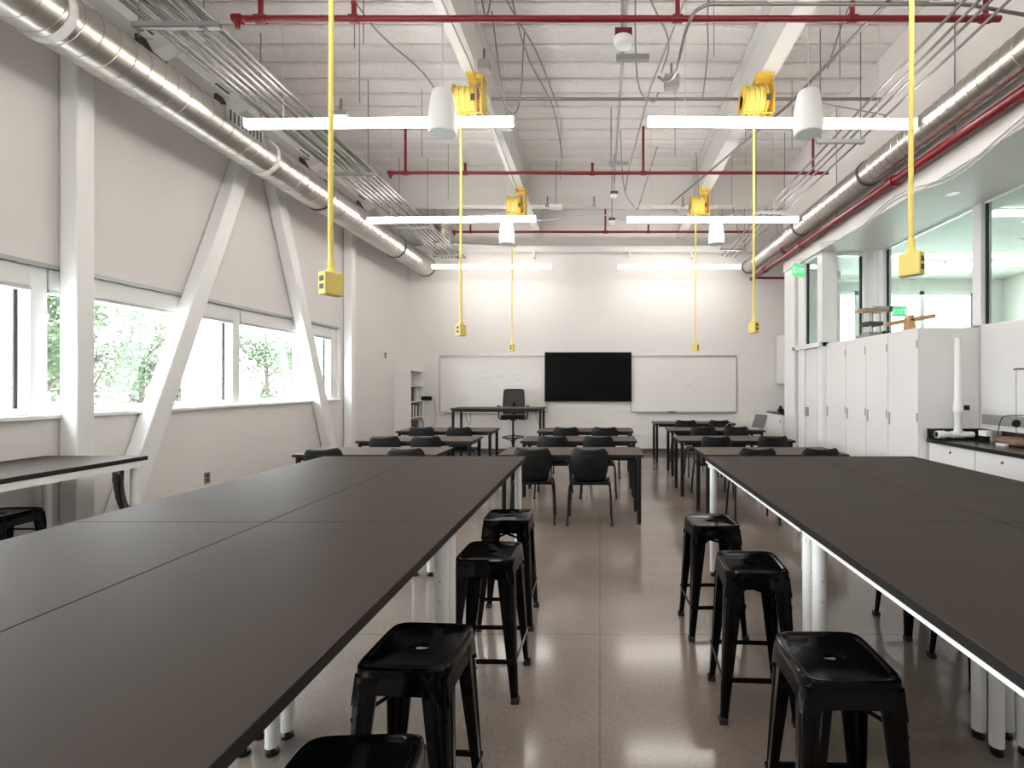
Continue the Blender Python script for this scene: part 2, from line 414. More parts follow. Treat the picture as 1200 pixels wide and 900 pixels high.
# door wall x=3.26
dr = MB()
dr.box(3.22, 3.36, 8.12, 8.56, 0, ZSO); dr.box(3.24, 3.34, 7.78, 8.02, 0, ZSO)
dr.box(3.22, 3.36, 7.2, 8.2, 2.03, 2.10); dr.box(3.24, 3.34, 7.36, 8.2, ZSO-.04, ZSO)
d1 = struct(dr.build('door_1', 'frame', bevel=.004))
MB().box(3.29, 3.30, 7.36, 7.78, 2.10, ZSO-.04).build('transom_glass', 'glassg', d1)
MB().box(3.28, 3.31, 8.02, 8.12, 0.0, ZSO-.04).build('gasket', 'gasket', d1)
MB().box(3.275, 3.315, 7.76, 7.785, 0.0, ZSO-.04).build('gasket', 'gasket', d1)
MB().box(3.26, 3.32, 7.37, 7.76, .02, 2.02).build('door_leaf', 'lam2', d1, bevel=.003)
h = MB(); h.box(3.225, 3.26, 7.66, 7.72, .98, 1.12); h.tube([(3.235, 7.69, 1.05), (3.20, 7.69, 1.05), (3.20, 7.58, 1.05)], .009, 8)
h.build('door_handle', 'grey', d1)
# lobby shell
lo = MB()
lo.box(4.15, 9.0, 10.5, 10.7, 3.47, 3.8)
lo.box(4.15, 4.95, 10.5, 10.7, 0, 3.47); lo.box(4.95, 8.3, 10.5, 10.7, 0, .9); lo.box(8.15, 9.0, 10.5, 10.7, 0, 3.47)
struct(lo.build('wall_lobby_back', 'wall'))
struct(MB().box(4.15, 9.6, YF, 10.7, 3.72, 3.82).build('ceiling_lobby', 'ceilw'))
wfr = MB()
for x in (4.98, 5.50, 6.90, 8.1): wfr.box(x-.05, x+.05, 10.5, 10.62, .9, 3.47)
wfr.box(4.95, 8.15, 10.5, 10.62, 3.39, 3.47); wfr.box(4.95, 8.15, 10.5, 10.62, .9, .98)
w8 = struct(wfr.build('window_8', 'frame'))
MB().box(4.98, 8.1, 10.55, 10.56, .98, 3.39).build('glass', 'glassg', w8)
MB().box(7.93, 7.96, 10.47, 10.5, .9, 3.42).build('gasket', 'gasket', w8)
struct(MB().box(8.6, 8.8, YF, 10.5, 0, 3.72).build('wall_lobby_side', 'wall'))
# lobby linear lamps and ceiling vents
def lamp_bar(name, x0, x1, y, z, m, lab, cat, group, wires=0, tilt=0, hw=.012):
    cx = (x0+x1)/2; L = x1-x0
    r = empty(name, (cx, y, z), 0, lab, cat, group); r.rotation_euler = (0, tilt, 0)
    MB().box(-L/2+.004, L/2-.004, -.034, .034, -.036, .030).build('diffuser', m, r, bevel=.008)
    MB().box(-L/2, L/2, -hw, hw, .030, .044).build('housing', 'white', r)
    MB().box(-L/2-.006, -L/2+.004, -.036, .036, -.038, .044).build('end_cap', 'white', r); MB().box(L/2-.004, L/2+.006, -.036, .036, -.038, .044).build('end_cap', 'white', r)
    if wires:
        wv = MB()
        for x in (-L*.36, L*.36): wv.tube([(x, 0, .04), (x, 0, wires)], .003, 5)
        wv.build('suspension_wire', 'wwire', r)
    return r
for x0, x1, y, lab in ((4.6, 7.3, 8.40, 'linear lobby lamp nearest the glass, behind the yellow outlet box'), (6.3, 8.6, 8.95, 'linear lobby lamp further back toward the outer windows'), (4.6, 7.3, 4.2, 'linear lobby lamp close to the near glass panel'), (4.6, 7.3, 6.3, 'linear lobby lamp midway along the lobby ceiling')):
    lamp_bar('lobby_lamp', x0, x1, y, 3.675, 'lobbylamp', lab, 'ceiling light', 'lobby linear lamps', hw=.036)
for x, y, lab in ((6.6, 7.4, 'square white ceiling vent in lobby near first lamp'), (6.2, 8.8, 'square white ceiling vent in lobby beyond first lamp')):
    r = empty('ceiling_vent', (x, y, 3.70), 0, lab, 'vent')
    MB().box(-.16, .16, -.16, .16, 0, .018).build('frame', 'white', r)
    s = MB()
    for k in range(5): s.box(-.13, .13, -.12+k*.055, -.10+k*.055, -.008, .0)
    s.build('slat', 'grey', r)
# downlight in the soffit
r = empty('downlight', (3.6, 5.0, ZSO), 0, 'small round recessed downlight in the white soffit', 'downlight')
MB().lathe([(.06, -.004), (.06, 0), (.045, 0)], n=20).build('trim_ring', 'white', r)
MB().lathe([(.042, -.003), (.042, 0.0)], n=20).build('lens', 'lobbylamp', r)

# ------------------------------------------------------------------ exterior
struct(MB().box(-60, -4.5, -30, 60, -.35, -.25).build('ground_outside', 'ground'))
def tree(x, y, h, cr, leaf, n, lab, sd):
    rr = random.Random(sd)
    r = empty('tree', (x, y, -.25), 0, lab, 'tree', 'trees outside the windows')
    t = MB(); t.tube([(0,0,0), (.05,.03,h*.35), (-.03,.05,h*.62), (.02,0,h*.85)], [.09,.07,.05,.02], 8)
    for k in range(7):
        a = rr.uniform(0, 2*PI); z = h*rr.uniform(.3, .65)
        t.tube([(0,0,z), (cr*.35*math.cos(a), cr*.35*math.sin(a), z+h*.1), (cr*.7*math.cos(a), cr*.7*math.sin(a), z+h*.22)], [.035,.025,.01], 6)
    t.build('trunk', 'bark', r, smooth=True)
    f = MB(); cl = [(rr.gauss(0, cr*.42), rr.gauss(0, cr*.42), h*.62+rr.gauss(0, h*.17)) for _ in range(26)]
    for k in range(n):
        c = rr.choice(cl); s = rr.uniform(.04, .075)
        p = Vector((c[0]+rr.gauss(0, cr*.17), c[1]+rr.gauss(0, cr*.17), max(.3, c[2]+rr.gauss(0, cr*.17))))
        a = Vector((rr.uniform(-1,1), rr.uniform(-1,1), rr.uniform(-1,1))).normalized(); b = a.orthogonal().normalized()
        f.add([p-a*s, p-b*s*.5, p+a*s, p+b*s*.5], [(0,1,2,3)])
    f.build('foliage', leaf, r)
tree(-8.2, 7.1, 4.6, .8, 'leaf', 3000, 'leafy green tree seen in sliver left of the near column', 1)
tree(-9.3, 8.75, 3.8, .55, 'leaf', 1800, 'leafy green tree just right of the near column', 2)
tree(-12.2, 13.0, 3.9, 1.2, 'leaf', 4200, 'leafy green tree left of the first diagonal brace', 3)
tree(-16.2, 19.1, 3.9, 1.1, 'leaf', 3600, 'leafy green tree just right of the first diagonal brace', 4)
tree(-12.0, 17.6, 4.2, 1.4, 'leaf', 4600, 'broad green tree in the far window', 5)
tree(-13.4, 21.5, 4.0, 1.2, 'leaf', 3600, 'smaller pale green tree right in the far window', 6)
b = MB()
f = MB(); rr = random.Random(12)
for k in range(1800):
    p = Vector((-9.5+rr.uniform(-.4,.4), 11.35+rr.uniform(-.4,.4), rr.uniform(-.2, 1.5))); s = rr.uniform(.04,.09)
    a = Vector((rr.uniform(-1,1), rr.uniform(-1,1), rr.uniform(-1,1))).normalized(); bq = a.orthogonal().normalized()
    f.add([p-a*s, p-bq*s*.5, p+a*s, p+bq*s*.5], [(0,1,2,3)])
tag(f.build('dark_shrub', 'leafd'), 'dark evergreen shrub outside beside first brace', 'shrub')
f = MB(); rr = random.Random(14)
for k in range(2600):
    p = Vector((-19.5+rr.gauss(0,.3), rr.uniform(18, 26), rr.uniform(-.2, .75))); s = rr.uniform(.04,.09)
    a = Vector((rr.uniform(-1,1), rr.uniform(-1,1), rr.uniform(-1,1))).normalized(); bq = a.orthogonal().normalized()
    f.add([p-a*s, p-bq*s*.5, p+a*s, p+bq*s*.5], [(0,1,2,3)])
tag(f.build('hedge', 'leaf'), 'low green hedge far outside the far window', 'hedge')
b = MB(); b.box(-18, -17.8, 6, 34, 1.35, 1.42); b.box(-18, -17.8, 6, 34, .7, .75)
for k in range(12): b.box(-17.95, -17.85, 6+k*2.5, 6.08+k*2.5, -.25, 1.42)
tag(b.build('outdoor_railing', 'grey'), 'pale horizontal railing outside behind the trees', 'railing')
r = empty('metal_post', (-9.05, 10.6, -.25), .3, 'short brown post leaning outside beside dark shrub', 'post')
MB().bar((0,0,0), (.03,.05,1.55), .12, .12).build('shaft', 'bark', r); MB().box(-.08,.12,-.04,.14,1.5,1.56).build('cap', 'bark', r)

# ------------------------------------------------------------------ ducts
def duct(name, x, z, r, y0, y1, lab, pitch, collars, straps):
    o = empty(name, (x, y0, z), 0, lab, 'duct')
    n = 40; m = MB(); L = y1-y0
    m.lathe([(r, 0), (r, L*.25), (r, L*.5), (r, L*.75), (r, L)], n=n, axis='y')
    m.build('duct_body', 'galv', o, smooth=True)
    hp = []; T = int(L/pitch)
    for i in range(T*24):
        t = i/24*2*PI; hp.append(((r+.001)*math.cos(t), i/24*pitch, (r+.001)*math.sin(t)))
    MB().tube(hp, .0035, 4, caps=False).build('spiral_seam', 'seam', o, smooth=True)
    for y in collars:
        MB().lathe([(r+.001, y-y0), (r+.012, y-y0), (r+.012, y-y0+.025), (r+.001, y-y0+.025)], n=n, axis='y').build('gasket_ring', 'dark', o, smooth=True)
    for y in straps:
        s = MB(); s.lathe([(r, y-y0), (r+.006, y-y0), (r+.006, y-y0+.05), (r, y-y0+.05)], n=n, axis='y')
        s.build('hanger_strap', 'white', o, smooth=True)
        h = MB(); h.tube([(0, y-y0+.025, r), (0, y-y0+.025, 5.2-z)], .005, 6); h.build('hanger_rod', 'conduit', o)
    return o
D1 = duct('spiral_duct', -3.60, 3.90, .195, YF+.01, 10.15, 'large round galvanised spiral duct along the window wall', .12, [6.25, 8.6, 10.1], [3.15, 5.18, 1.2])
rg = MB(); rg.box(.155, .205, 4.45+3, 4.95+3, -.02, .12)
rg.build('register_frame', 'grey', D1)
s = MB()
for k in range(9): s.box(.204, .209, 4.49+3+k*.05, 4.51+3+k*.05, 0, .10)
s.build('register_slat', 'dark', D1)
D2 = duct('spiral_duct', 3.02, 3.85, .132, YF+.01, 10.0, 'slimmer round galvanised spiral duct along the lobby side', .11, [5.5, 7.35, 9.9], [3.1, 1.3])
# distant end elbow box near left duct end
r = empty('flexible_duct', (-3.2, 10.0, 4.62), 0, 'crumpled foil flexible duct hanging at end of left duct', 'duct')
fp = []
m_ = MB(); prf = []
for k in range(24): prf.append((.16+(.012 if k % 2 else -.008), k*.022))
m_.lathe(prf, n=18).build('sleeve', 'galv', r, loc=(0, 0, -.32))
MB().tube([(0, 0, .15), (0, 0, .60)], .006, 6).build('hanger_rod', 'conduit', r)
# ------------------------------------------------------------------ sprinkler piping
def pipe_row(y, z, x0, x1, r, drops, lab, ups=()):
    o = empty('sprinkler_pipe', (x0, y, z), 0, lab, 'pipe', 'red sprinkler branch pipes')
    MB().tube([(0,0,0), (x1-x0,0,0)], r, 12).build('pipe_run', 'red', o, smooth=True)
    for x in drops:
        f = MB(); f.lathe([(r*1.35, -.035), (r*1.35, .035)], (x-x0, 0, 0), 12, 'x'); f.tube([(x-x0, 0, 0), (x-x0, 0, .10)], r*.8, 10)
        f.lathe([(.014,.10),(.022,.11),(.022,.125),(.008,.14)], (x-x0, 0, 0), 10)
        f.build('sprinkler_tee', 'red', o, smooth=True)
    for x in ups:
        f = MB(); f.tube([(x-x0, 0, 0), (x-x0, 0, .62)], r*.8, 10); f.lathe([(r*1.35, -.04), (r*1.35, .04)], (x-x0, 0, 0), 12, 'x')
        f.build('riser', 'red', o, smooth=True)
    f = MB(); f.lathe([(r*1.5, -.03), (r*1.5, .03)], (0, 0, 0), 12, 'x'); f.tube([(0,0,0),(0,0,-.07)], r*.8, 8); f.build('end_fitting', 'red', o, smooth=True)
    return o
pipe_row(3.79, 4.30, -2.80, 3.09, .024, [-1.9, 1.95], 'red sprinkler pipe nearest the camera crossing the ceiling', [-2.62, .60, 2.98])
pipe_row(6.56, 4.30, -2.80, 3.05, .022, [-1.8, -.1], 'red sprinkler pipe between first and second lamp rows', [-2.6, .58, 2.85])
pipe_row(9.1, 4.30, -2.70, 2.90, .022, [-2.4, .9], 'red sprinkler pipe furthest away near the girder', [.1])
o = empty('sprinkler_main', (3.10, YF, 3.62), 0, 'red sprinkler main pipe running beside the slim duct', 'pipe')
MB().tube([(0,.02,0), (0,13.0,0)], .045, 14).build('pipe_run', 'red', o, smooth=True)
for y in (5.6, 8.2, 10.6, 12.2): MB().lathe([(.06, y-.05), (.06, y+.05)], n=14, axis='y').build('coupling', 'red', o, smooth=True)
MB().tube([(0,11.1,0), (-.1,11.1,.06), (-.12,11.1,.3)], .022, 10).build('branch', 'red', o, smooth=True)
MB().tube([(0,12.7,0), (0,12.9,0), (.97,12.9,0)], .022, 10).build('branch', 'red', o, smooth=True)
hh = MB()
for y in (3.2, 5.2, 7.4, 9.6, 11.8): hh.tube([(.0, y, 0), (.072, y, .02), (.082, y, .06), (.082, y, 1.57)], .005, 6)
hh.build('hanger_rod', 'conduit', o)

# ------------------------------------------------------------------ conduits
XS = [-3.24, -3.17, -3.10, -3.03, -2.96, -2.89, -2.82, -2.76]
for k, x in enumerate(XS):
    z = 4.075 + (.0 if k % 2 else .008)
    tag(MB().tube([(x, YF+.02, z), (x, 10.1, z)], [.014, .014] if k % 2 else [.018, .018], 8).build('conduit', 'conduit', smooth=True),
        'galvanised conduit in left ceiling rack, %s' % ['outermost toward the windows', 'second from the windows', 'third from the windows', 'fourth from the windows', 'fourth from the room side', 'third from the room side', 'second from the room side', 'innermost toward the room'][k], 'conduit', 'conduits in the left rack')
for k, y in enumerate((3.48, 5.95, 8.0, 9.7)):
    r = empty('trapeze_strut', (-3.0, y, 4.02), 0, 'slotted steel trapeze under the left conduits, %s' % ['nearest the camera', 'second from camera', 'third from camera', 'furthest, near back wall'][k], 'hanger', 'trapeze hangers under left conduits')
    m_ = MB(); m_.box(-.31, .31, -.02, .02, -.02, -.016); m_.box(-.31, .31, -.02, -.016, -.02, .022); m_.box(-.31, .31, .016, .02, -.02, .022)
    m_.build('channel', 'alu', r)
    q = MB()
    for x in (-.27, .19): q.tube([(x, 0, -.08), (x, 0, 1.15)], .005, 6); q.box(x-.02, x+.02, -.02, .02, -.028, -.02)
    q.build('threaded_rod', 'conduit', r)
for k, (x, z) in enumerate(((2.62, 4.05), (2.54, 4.05), (2.46, 4.07), (2.72, 4.03))):
    tag(MB().tube([(x, YF+.02, z), (x, 9.9, z)], .011, 8).build('conduit', 'conduit', smooth=True),
        'thin conduit above the slim right duct, %s' % ['second from the duct', 'third from the duct', 'innermost toward the room', 'closest to the duct'][k], 'conduit', 'thin conduits above the right duct')
for k, y in enumerate((5.1, 7.2, 9.2)):
    r = empty('trapeze_strut', (2.5, y, 4.0), 0, 'dull steel trapeze under the right conduits, %s' % ['nearest', 'middle', 'furthest'][k], 'hanger', 'trapeze hangers under right conduits')
    MB().box(-.25, .25, -.02, .02, -.02, .02).build('channel', 'dsteel', r)
    q = MB()
    for x in (-.21, .21): q.tube([(x, 0, -.04), (x, 0, 1.17)], .005, 6)
    q.build('threaded_rod', 'conduit', r)
def line(pts, r, m, lab, cat='conduit', name='conduit', group=None, sm=True, n=8):
    return tag(MB().tube(pts, r, n).build(name, m, smooth=sm), lab, cat, group)
line([(-1.15, 5.2, 4.50)] + [(-1.05, 5.2, 4.50), (2.98, 5.2, 4.50)], .016, 'conduit', 'long straight conduit crossing ceiling above the first lamps')
line(spline([(3.07, 3.45, 4.06), (2.85, 3.45, 4.10), (2.6, 3.45, 4.145)], 4) + spline([(2.55, 3.45, 4.15), (1.0, 3.45, 4.15), (.72, 3.45, 4.13), (.62, 3.5, 4.02), (.60, 3.9, 3.95), (.585, 4.4, 4.2), (.57, 4.75, 4.45)], 6), .012, 'conduit', 'bent conduit at top right turning down toward a junction box')
line([(.24, -1, 4.9), (.24, 8.3, 4.9)], .016, 'dsteel', 'straight dull conduit running along middle of the ceiling')
line([(.6, 3.0, 4.7), (.75, 3.9, 4.72), (.56, 5.4, 4.75), (.45, 7.5, 4.8), (.44, 8.4, 4.8)], .010, 'dsteel', 'thin grey conduit snaking right of the ceiling centre')
line([(2.4, 2.2, 4.35), (1.98, 5.2, 4.42), (1.2, 8.2, 4.5)], .014, 'conduit', 'diagonal conduit crossing beneath the right beam')
line([(1.95, 5.0, 4.4), (3.0, 5.15, 4.3)], .006, 'wire', 'thin grey cable between right beam and trapeze', 'cable', 'cable')
for k, (pts, lab) in enumerate((
    ([(-1.1, 4.4, 5.2), (-1.0, 4.3, 4.7), (-.93, 4.3, 4.95), (-.85, 4.5, 5.2)], 'looped grey cable hanging right of the left beam'),
    ([(-1.08, 4.9, 5.2), (-.95, 4.9, 4.3), (-.85, 5.15, 4.4), (-.8, 5.2, 5.2)], 'grey cable loop dangling beside the left cord reel'),
    ([(.30, 4.2, 5.2), (.35, 4.6, 4.35), (.52, 4.9, 4.30), (.6, 5.0, 4.45)], 'grey cable loop hanging below ceiling centre'),
    ([(.34, 3.4, 5.2), (.36, 3.9, 4.7), (.6, 4.3, 4.5), (.58, 4.6, 4.4)], 'grey cable curving toward ceiling junction box'),
    ([(.3, 7.2, 5.2), (.36, 7.3, 4.4), (.55, 7.45, 4.15), (.62, 7.6, 4.3), (.9, 7.7, 5.2)], 'drooping grey cable between second lamp row'),
    ([(1.55, 7.9, 5.2), (1.6, 7.9, 4.4), (1.62, 7.9, 4.1), (1.72, 7.9, 4.05)], 'grey cable looping down beside far right reel'),
    ([(2.2, 8.6, 5.2), (2.4, 8.5, 4.1), (2.5, 8.5, 3.95), (2.6, 8.6, 4.1)], 'grey cable loop near the far end of right duct'))):
    line(spline(pts, 6), .007, 'wire', lab, 'cable', 'cable', 'hanging ceiling cables')
for k, (pts, lab) in enumerate((
    ([(-2.4, 8.40, 4.33), (-1.6, 8.40, 4.40), (-1.1, 8.40, 4.28), (-.6, 8.40, 4.33), (0, 8.40, 4.38), (.4, 8.40, 4.29), (.9, 8.40, 4.32)], 'white cable draped in swags along the girder, left half'),
    ([(.9, 8.40, 4.32), (1.4, 8.40, 4.40), (1.9, 8.40, 4.30), (2.4, 8.40, 4.40), (2.85, 8.40, 4.25)], 'white cable draped in swags along the girder, right half'))):
    line(spline(pts, 6), .011, 'wwire', lab, 'cable', 'cable', 'white girder cables')
for k, (x0, y0, x1, y1, zz) in enumerate(((-1.0, 3.0, -.55, 6.4, 5.12), (-.8, 3.2, -.6, 7.9, 5.14), (.9, 3.4, 1.3, 6.2, 5.12), (2.1, 3.3, 2.6, 5.6, 5.1), (-2.3, 3.4, -2.0, 6.8, 5.13))):
    line(spline([(x0, y0, zz), ((x0+x1)/2-.1, y0*.6+y1*.4, zz-.12), ((x0+x1)/2+.08, y0*.3+y1*.7, zz), (x1, y1, zz-.02)], 6), .008, 'wire', 'grey cable clipped up under the deck, ' + ['close right of the left beam', 'beside the first, running to the girder', 'left of the right beam', 'right of the right beam', 'near the conduit rack'][k], 'cable', 'cable', 'cables under the deck')
for k in range(2):
    off = .05*k
    pts = [(3.188, -1.0+i*.9, 3.44-off*.8+(.07 if i % 2 else -.06)) for i in range(10)]
    line(spline(pts, 6), .006, 'wwire', ['upper pale cable swagged along the right bulkhead face', 'lower pale cable swagged along the right bulkhead face'][k], 'cable', 'cable', 'bulkhead cables')
line([(-1.36, 1.5, 4.58), (-1.25, 4.7, 4.57), (-1.33, 8.4, 4.57)], .008, 'dsteel', 'thin conduit clipped under the left beam')
line([(-3.0, 8.9, 4.05), (-2.2, 9.6, 4.2), (-1.7, 9.9, 4.25)], .02, 'dsteel', 'dark conduit angled at the end of the left rack')
# hanger rods hanging from deck
for k, (x, y) in enumerate(((-2.45, 5.0), (-2.25, 6.2), (-2.1, 4.2), (-2.0, 4.15), (2.25, 4.6), (2.35, 6.0), (.95, 6.2), (-2.35, 7.6), (2.1, 7.8), (1.0, 4.3), (1.9, 6.4), (-.55, 6.9))):
    tag(MB().tube([(x, y, 4.35), (x, y, 5.2)], .004, 5).build('hanger_rod', 'conduit'), 'thin steel rod hanging from the deck, one of several alike', 'rod', 'thin rods hanging from the deck')
# junction boxes, detectors, struts
def jbox(x, y, z, s, lab, m='dsteel'):
    r = empty('junction_box', (x, y, z), 0, lab, 'junction box', 'ceiling junction boxes')
    MB().cbox((0,0,0), s).build('box', m, r, bevel=.004); MB().cbox((0, -s[1]/2-.003, 0), (s[0]*.9, .004, s[2]*.9)).build('cover', 'alu', r)
    MB().tube([(0,0,s[2]/2), (0,0,s[2]/2+.12)], .012, 8).build('connector', 'conduit', r)
jbox(.70, 4.8, 4.43, (.14, .08, .13), 'square steel junction box hanging right of ceiling centre')
jbox(-1.12, 4.75, 4.55, (.11, .1, .1), 'grey steel box under left beam above the reel')
jbox(-2.35, 4.45, 3.921, (.12, .07, .05), 'small box on top of the near left lamp')
jbox(-1.144, 6.0, 4.62, (.14, .08, .06), 'grey clamp box under left beam beyond first lamp')
jbox(-.9, 8.40, 4.53, (.07, .05, .07), 'white cable box on the girder left of centre', 'white')
jbox(-.1, 8.40, 4.53, (.07, .05, .07), 'white cable box on the girder near centre', 'white')
jbox(1.42, 8.40, 4.53, (.07, .05, .07), 'white cable box on the girder right of centre', 'white')
for k, (x, y, z, L) in enumerate(((.30, 4.5, 4.47, .30), (.25, 6.55, 4.42, .26))):
    r = empty('strut_bracket', (x, y, z), 0, ['short dull strut hung under near centre conduit', 'short dull strut hung under far centre conduit'][k], 'bracket', 'centre strut brackets')
    MB().box(-L/2, L/2, -.025, .025, -.025, .025).build('channel', 'dsteel', r, bevel=.003)
    MB().tube([(-.1, 0, .02), (-.1, 0, .75)], .009, 6).build('rod', 'dsteel', r)
def detector(x, y, z, s, lab, red=False):
    r = empty('smoke_detector', (x, y, z), 0, lab, 'smoke detector', 'ceiling detectors')
    MB().lathe([(.03*s, -.06*s), (.055*s, -.05*s), (.07*s, -.02*s), (.07*s, 0)], n=20).build('sensor_head', 'white', r, smooth=True)
    MB().box(-.06*s, .06*s, -.05*s, .05*s, 0, .05*s).build('back_box', 'red' if red else 'dark', r)
    MB().tube([(0,0,.05*s), (0,0,5.18-z)], .010, 6).build('stem', 'dsteel', r)
detector(.19, 4.0, 4.29, 1.15, 'round white detector on red box near the camera', True)
detector(.23, 7.9, 4.52, 1.0, 'round white detector on dark box before the girder')
detector(.20, 8.2, 4.20, .9, 'round white detector hanging below the girder')
r = empty('access_point', (-.73, 8.2, 4.44), 0, 'flat white wireless box hanging left of girder centre', 'access point')
MB().box(-.11, .11, -.09, .09, -.03, .03).build('body', 'white', r, bevel=.02); MB().tube([(0,0,.03), (0,0,.79)], .009, 6).build('stem', 'dsteel', r)

# ------------------------------------------------------------------ lamps
names = {0: 'first row from the camera', 1: 'second row', 2: 'far row before the back wall'}
rows = [(4.45, (-3.21, -.78), (.43, 2.86), names[0]), (7.07, (-3.34, -.92), (.39, 2.85), names[1]), (9.55, (-3.26, -.945), (.35, 2.74), names[2])]
for i, (y, L, R, nm) in enumerate(rows):
    lamp_bar('linear_lamp', L[0], L[1], y, 3.85 if i < 2 else 3.765, 'lamp', 'glowing white linear lamp, left side, %s' % nm, 'ceiling light', 'suspended linear lamps', 1.30 if i < 2 else 1.43, -.010 if i < 2 else 0)
    lamp_bar('linear_lamp', R[0], R[1], y, 3.85 if i < 2 else 3.765, 'lamp', 'glowing white linear lamp, right side, %s' % nm, 'ceiling light', 'suspended linear lamps', 1.30 if i < 2 else 1.43, .010 if i == 0 else 0)
for y in (1.8, -.9):
    for a, b, sd in ((-3.2, -.78, 'left'), (.43, 2.86, 'right')):
        lamp_bar('linear_lamp', a, b, y, 3.85, 'lamp', 'linear lamp above the %s bench out of frame, %s' % (sd, 'over camera' if y > 0 else 'behind camera'), 'ceiling light', 'suspended linear lamps', 1.30)
# pendant speakers
def speaker(x, y, lab):
    r = empty('pendant_speaker', (x, y, 3.62), 0, lab, 'speaker', 'white pendant speakers')
    MB().lathe([(.112, 0), (.118, .012), (.121, .05), (.122, .10), (.113, .20), (.098, .30), (.090, .345), (.080, .360), (.03, .366)], n=32).build('shell', 'spk', r, smooth=True)
    MB().lathe([(.104, -.004), (.108, .004)], n=32).build('grille', 'grille', r)
    MB().tube([(0,0,.36), (0,0,1.61)], .004, 6).build('cable', 'wwire', r)
    return r
speaker(-1.345, 4.2, 'white pendant speaker in front of near left lamp')
speaker(1.785, 4.2, 'white pendant speaker in front of near right lamp')
speaker(-1.42, 7.5, 'small white pendant speaker below second left lamp')
speaker(1.78, 7.5, 'small white pendant speaker below second right lamp')

# cord reels and drop outlets
def reel(x, y, mirror, lab):
    r = empty('cord_reel', (x, y, 4.345), 0, lab, 'cord reel', 'yellow retractable cord reels')
    MB().box(-.02, .15, -.10, .10, .235, .255).build('mount_plate', 'yellowm', r)
    sp = MB(); sp.prism([(-.13, -.16), (.13, -.16), (.13, .05), (.06, .24), (-.06, .24), (-.13, .05)], 'x', .13, .145)
    sp.box(-.02, .145, -.02, .02, .18, .24); sp.box(-.15, .145, -.10, -.085, -.16, -.145); sp.box(-.15, .145, .085, .10, -.16, -.145)
    sp.build('frame', 'yellowm', r, bevel=.004)
    dr = MB()
    for xx in (-.155, .06): dr.lathe([(.155, xx), (.165, xx+.005), (.165, xx+.015), (.155, xx+.02)], n=28, axis='x')
    dr.lathe([(.06, -.155), (.06, .13)], n=20, axis='x')
    dr.build('drum', 'yellowm', r, smooth=True)
    cc = MB()
    for k in range(7):
        xx = -.118+k*.027; R_ = .138 if k % 2 else .128
        cc.tube([(xx, R_*math.cos(t), R_*math.sin(t)) for t in [2*PI*q/24 for q in range(24)]], .0145, 6, close=True)
    cc.build('wound_cord', 'cordy', r, smooth=True)
    MB().box(.05, .085, -.18, -.165, -.07, -.01).build('guide_slot', 'dark', r)
    return r
def drop(x, y, zt, zb, s, turn, lab):
    r = empty('drop_cord_outlet', (x, y, zb), 0, lab, 'power outlet', 'yellow drop cord outlets')
    MB().tube([(0, 0, zt-zb), (.002, 0, (zt-zb)*.6), (-.003, 0, .30), (0, 0, .075)], .0125, 10).build('cord', 'cordy', r, smooth=True)
    q = MB(); q.lathe([(.014, .13), (.017, .12), (.015, .11), (.018, .10), (.015, .085), (.018, .075), (.026, .065), (.028, .055)], n=12); q.build('strain_relief', 'cordy', r, smooth=True)
    b = MB().box(-.055*s, .055*s, -.032*s, .032*s, -.065*s, .06*s).build('outlet_box', 'yellow', r, bevel=.005); b.rotation_euler = (0, 0, turn)
    f = MB()
    for z in (.022, -.022):
        f.box(-.0575*s, -.0548*s, -.016*s, .016*s, (z-.014)*s, (z+.014)*s)
        f.box(.0548*s, .0575*s, -.016*s, .016*s, (z-.014)*s, (z+.014)*s)
    f.build('socket', 'dark', b)
    return r
reel(-1.32, 5.0, 0, 'yellow cord reel under left beam above near lamp'); reel(1.595, 5.0, 0, 'yellow cord reel under right beam above near lamp')
reel(-1.34, 7.92, 0, 'yellow cord reel under left beam near the girder'); reel(1.61, 7.92, 0, 'yellow cord reel under right beam near the girder')
reel(-1.27, 2.5, 0, 'yellow cord reel above left bench out of frame'); reel(1.65, 2.5, 0, 'yellow cord reel above right bench out of frame')
drop(-1.37, 2.5, 4.24, 1.99, .92, 1.1, 'yellow drop outlet box hanging over left bench nearest camera')
drop(1.587, 2.5, 4.24, 2.09, .92, -.95, 'yellow drop outlet box hanging over right bench nearest camera')
drop(-1.417, 5.0, 4.24, 2.03, .92, 1.2, 'yellow drop outlet box hanging left of aisle, middle distance')
drop(1.568, 5.0, 4.24, 2.06, .92, -1.2, 'yellow drop outlet box hanging right of aisle, middle distance')
drop(-1.42, 7.92, 4.24, 2.07, .92, 1.4, 'small yellow drop outlet box hanging left, near back wall')
drop(1.545, 7.92, 4.24, 2.07, .92, -.9, 'small yellow drop outlet box hanging right, near back wall')

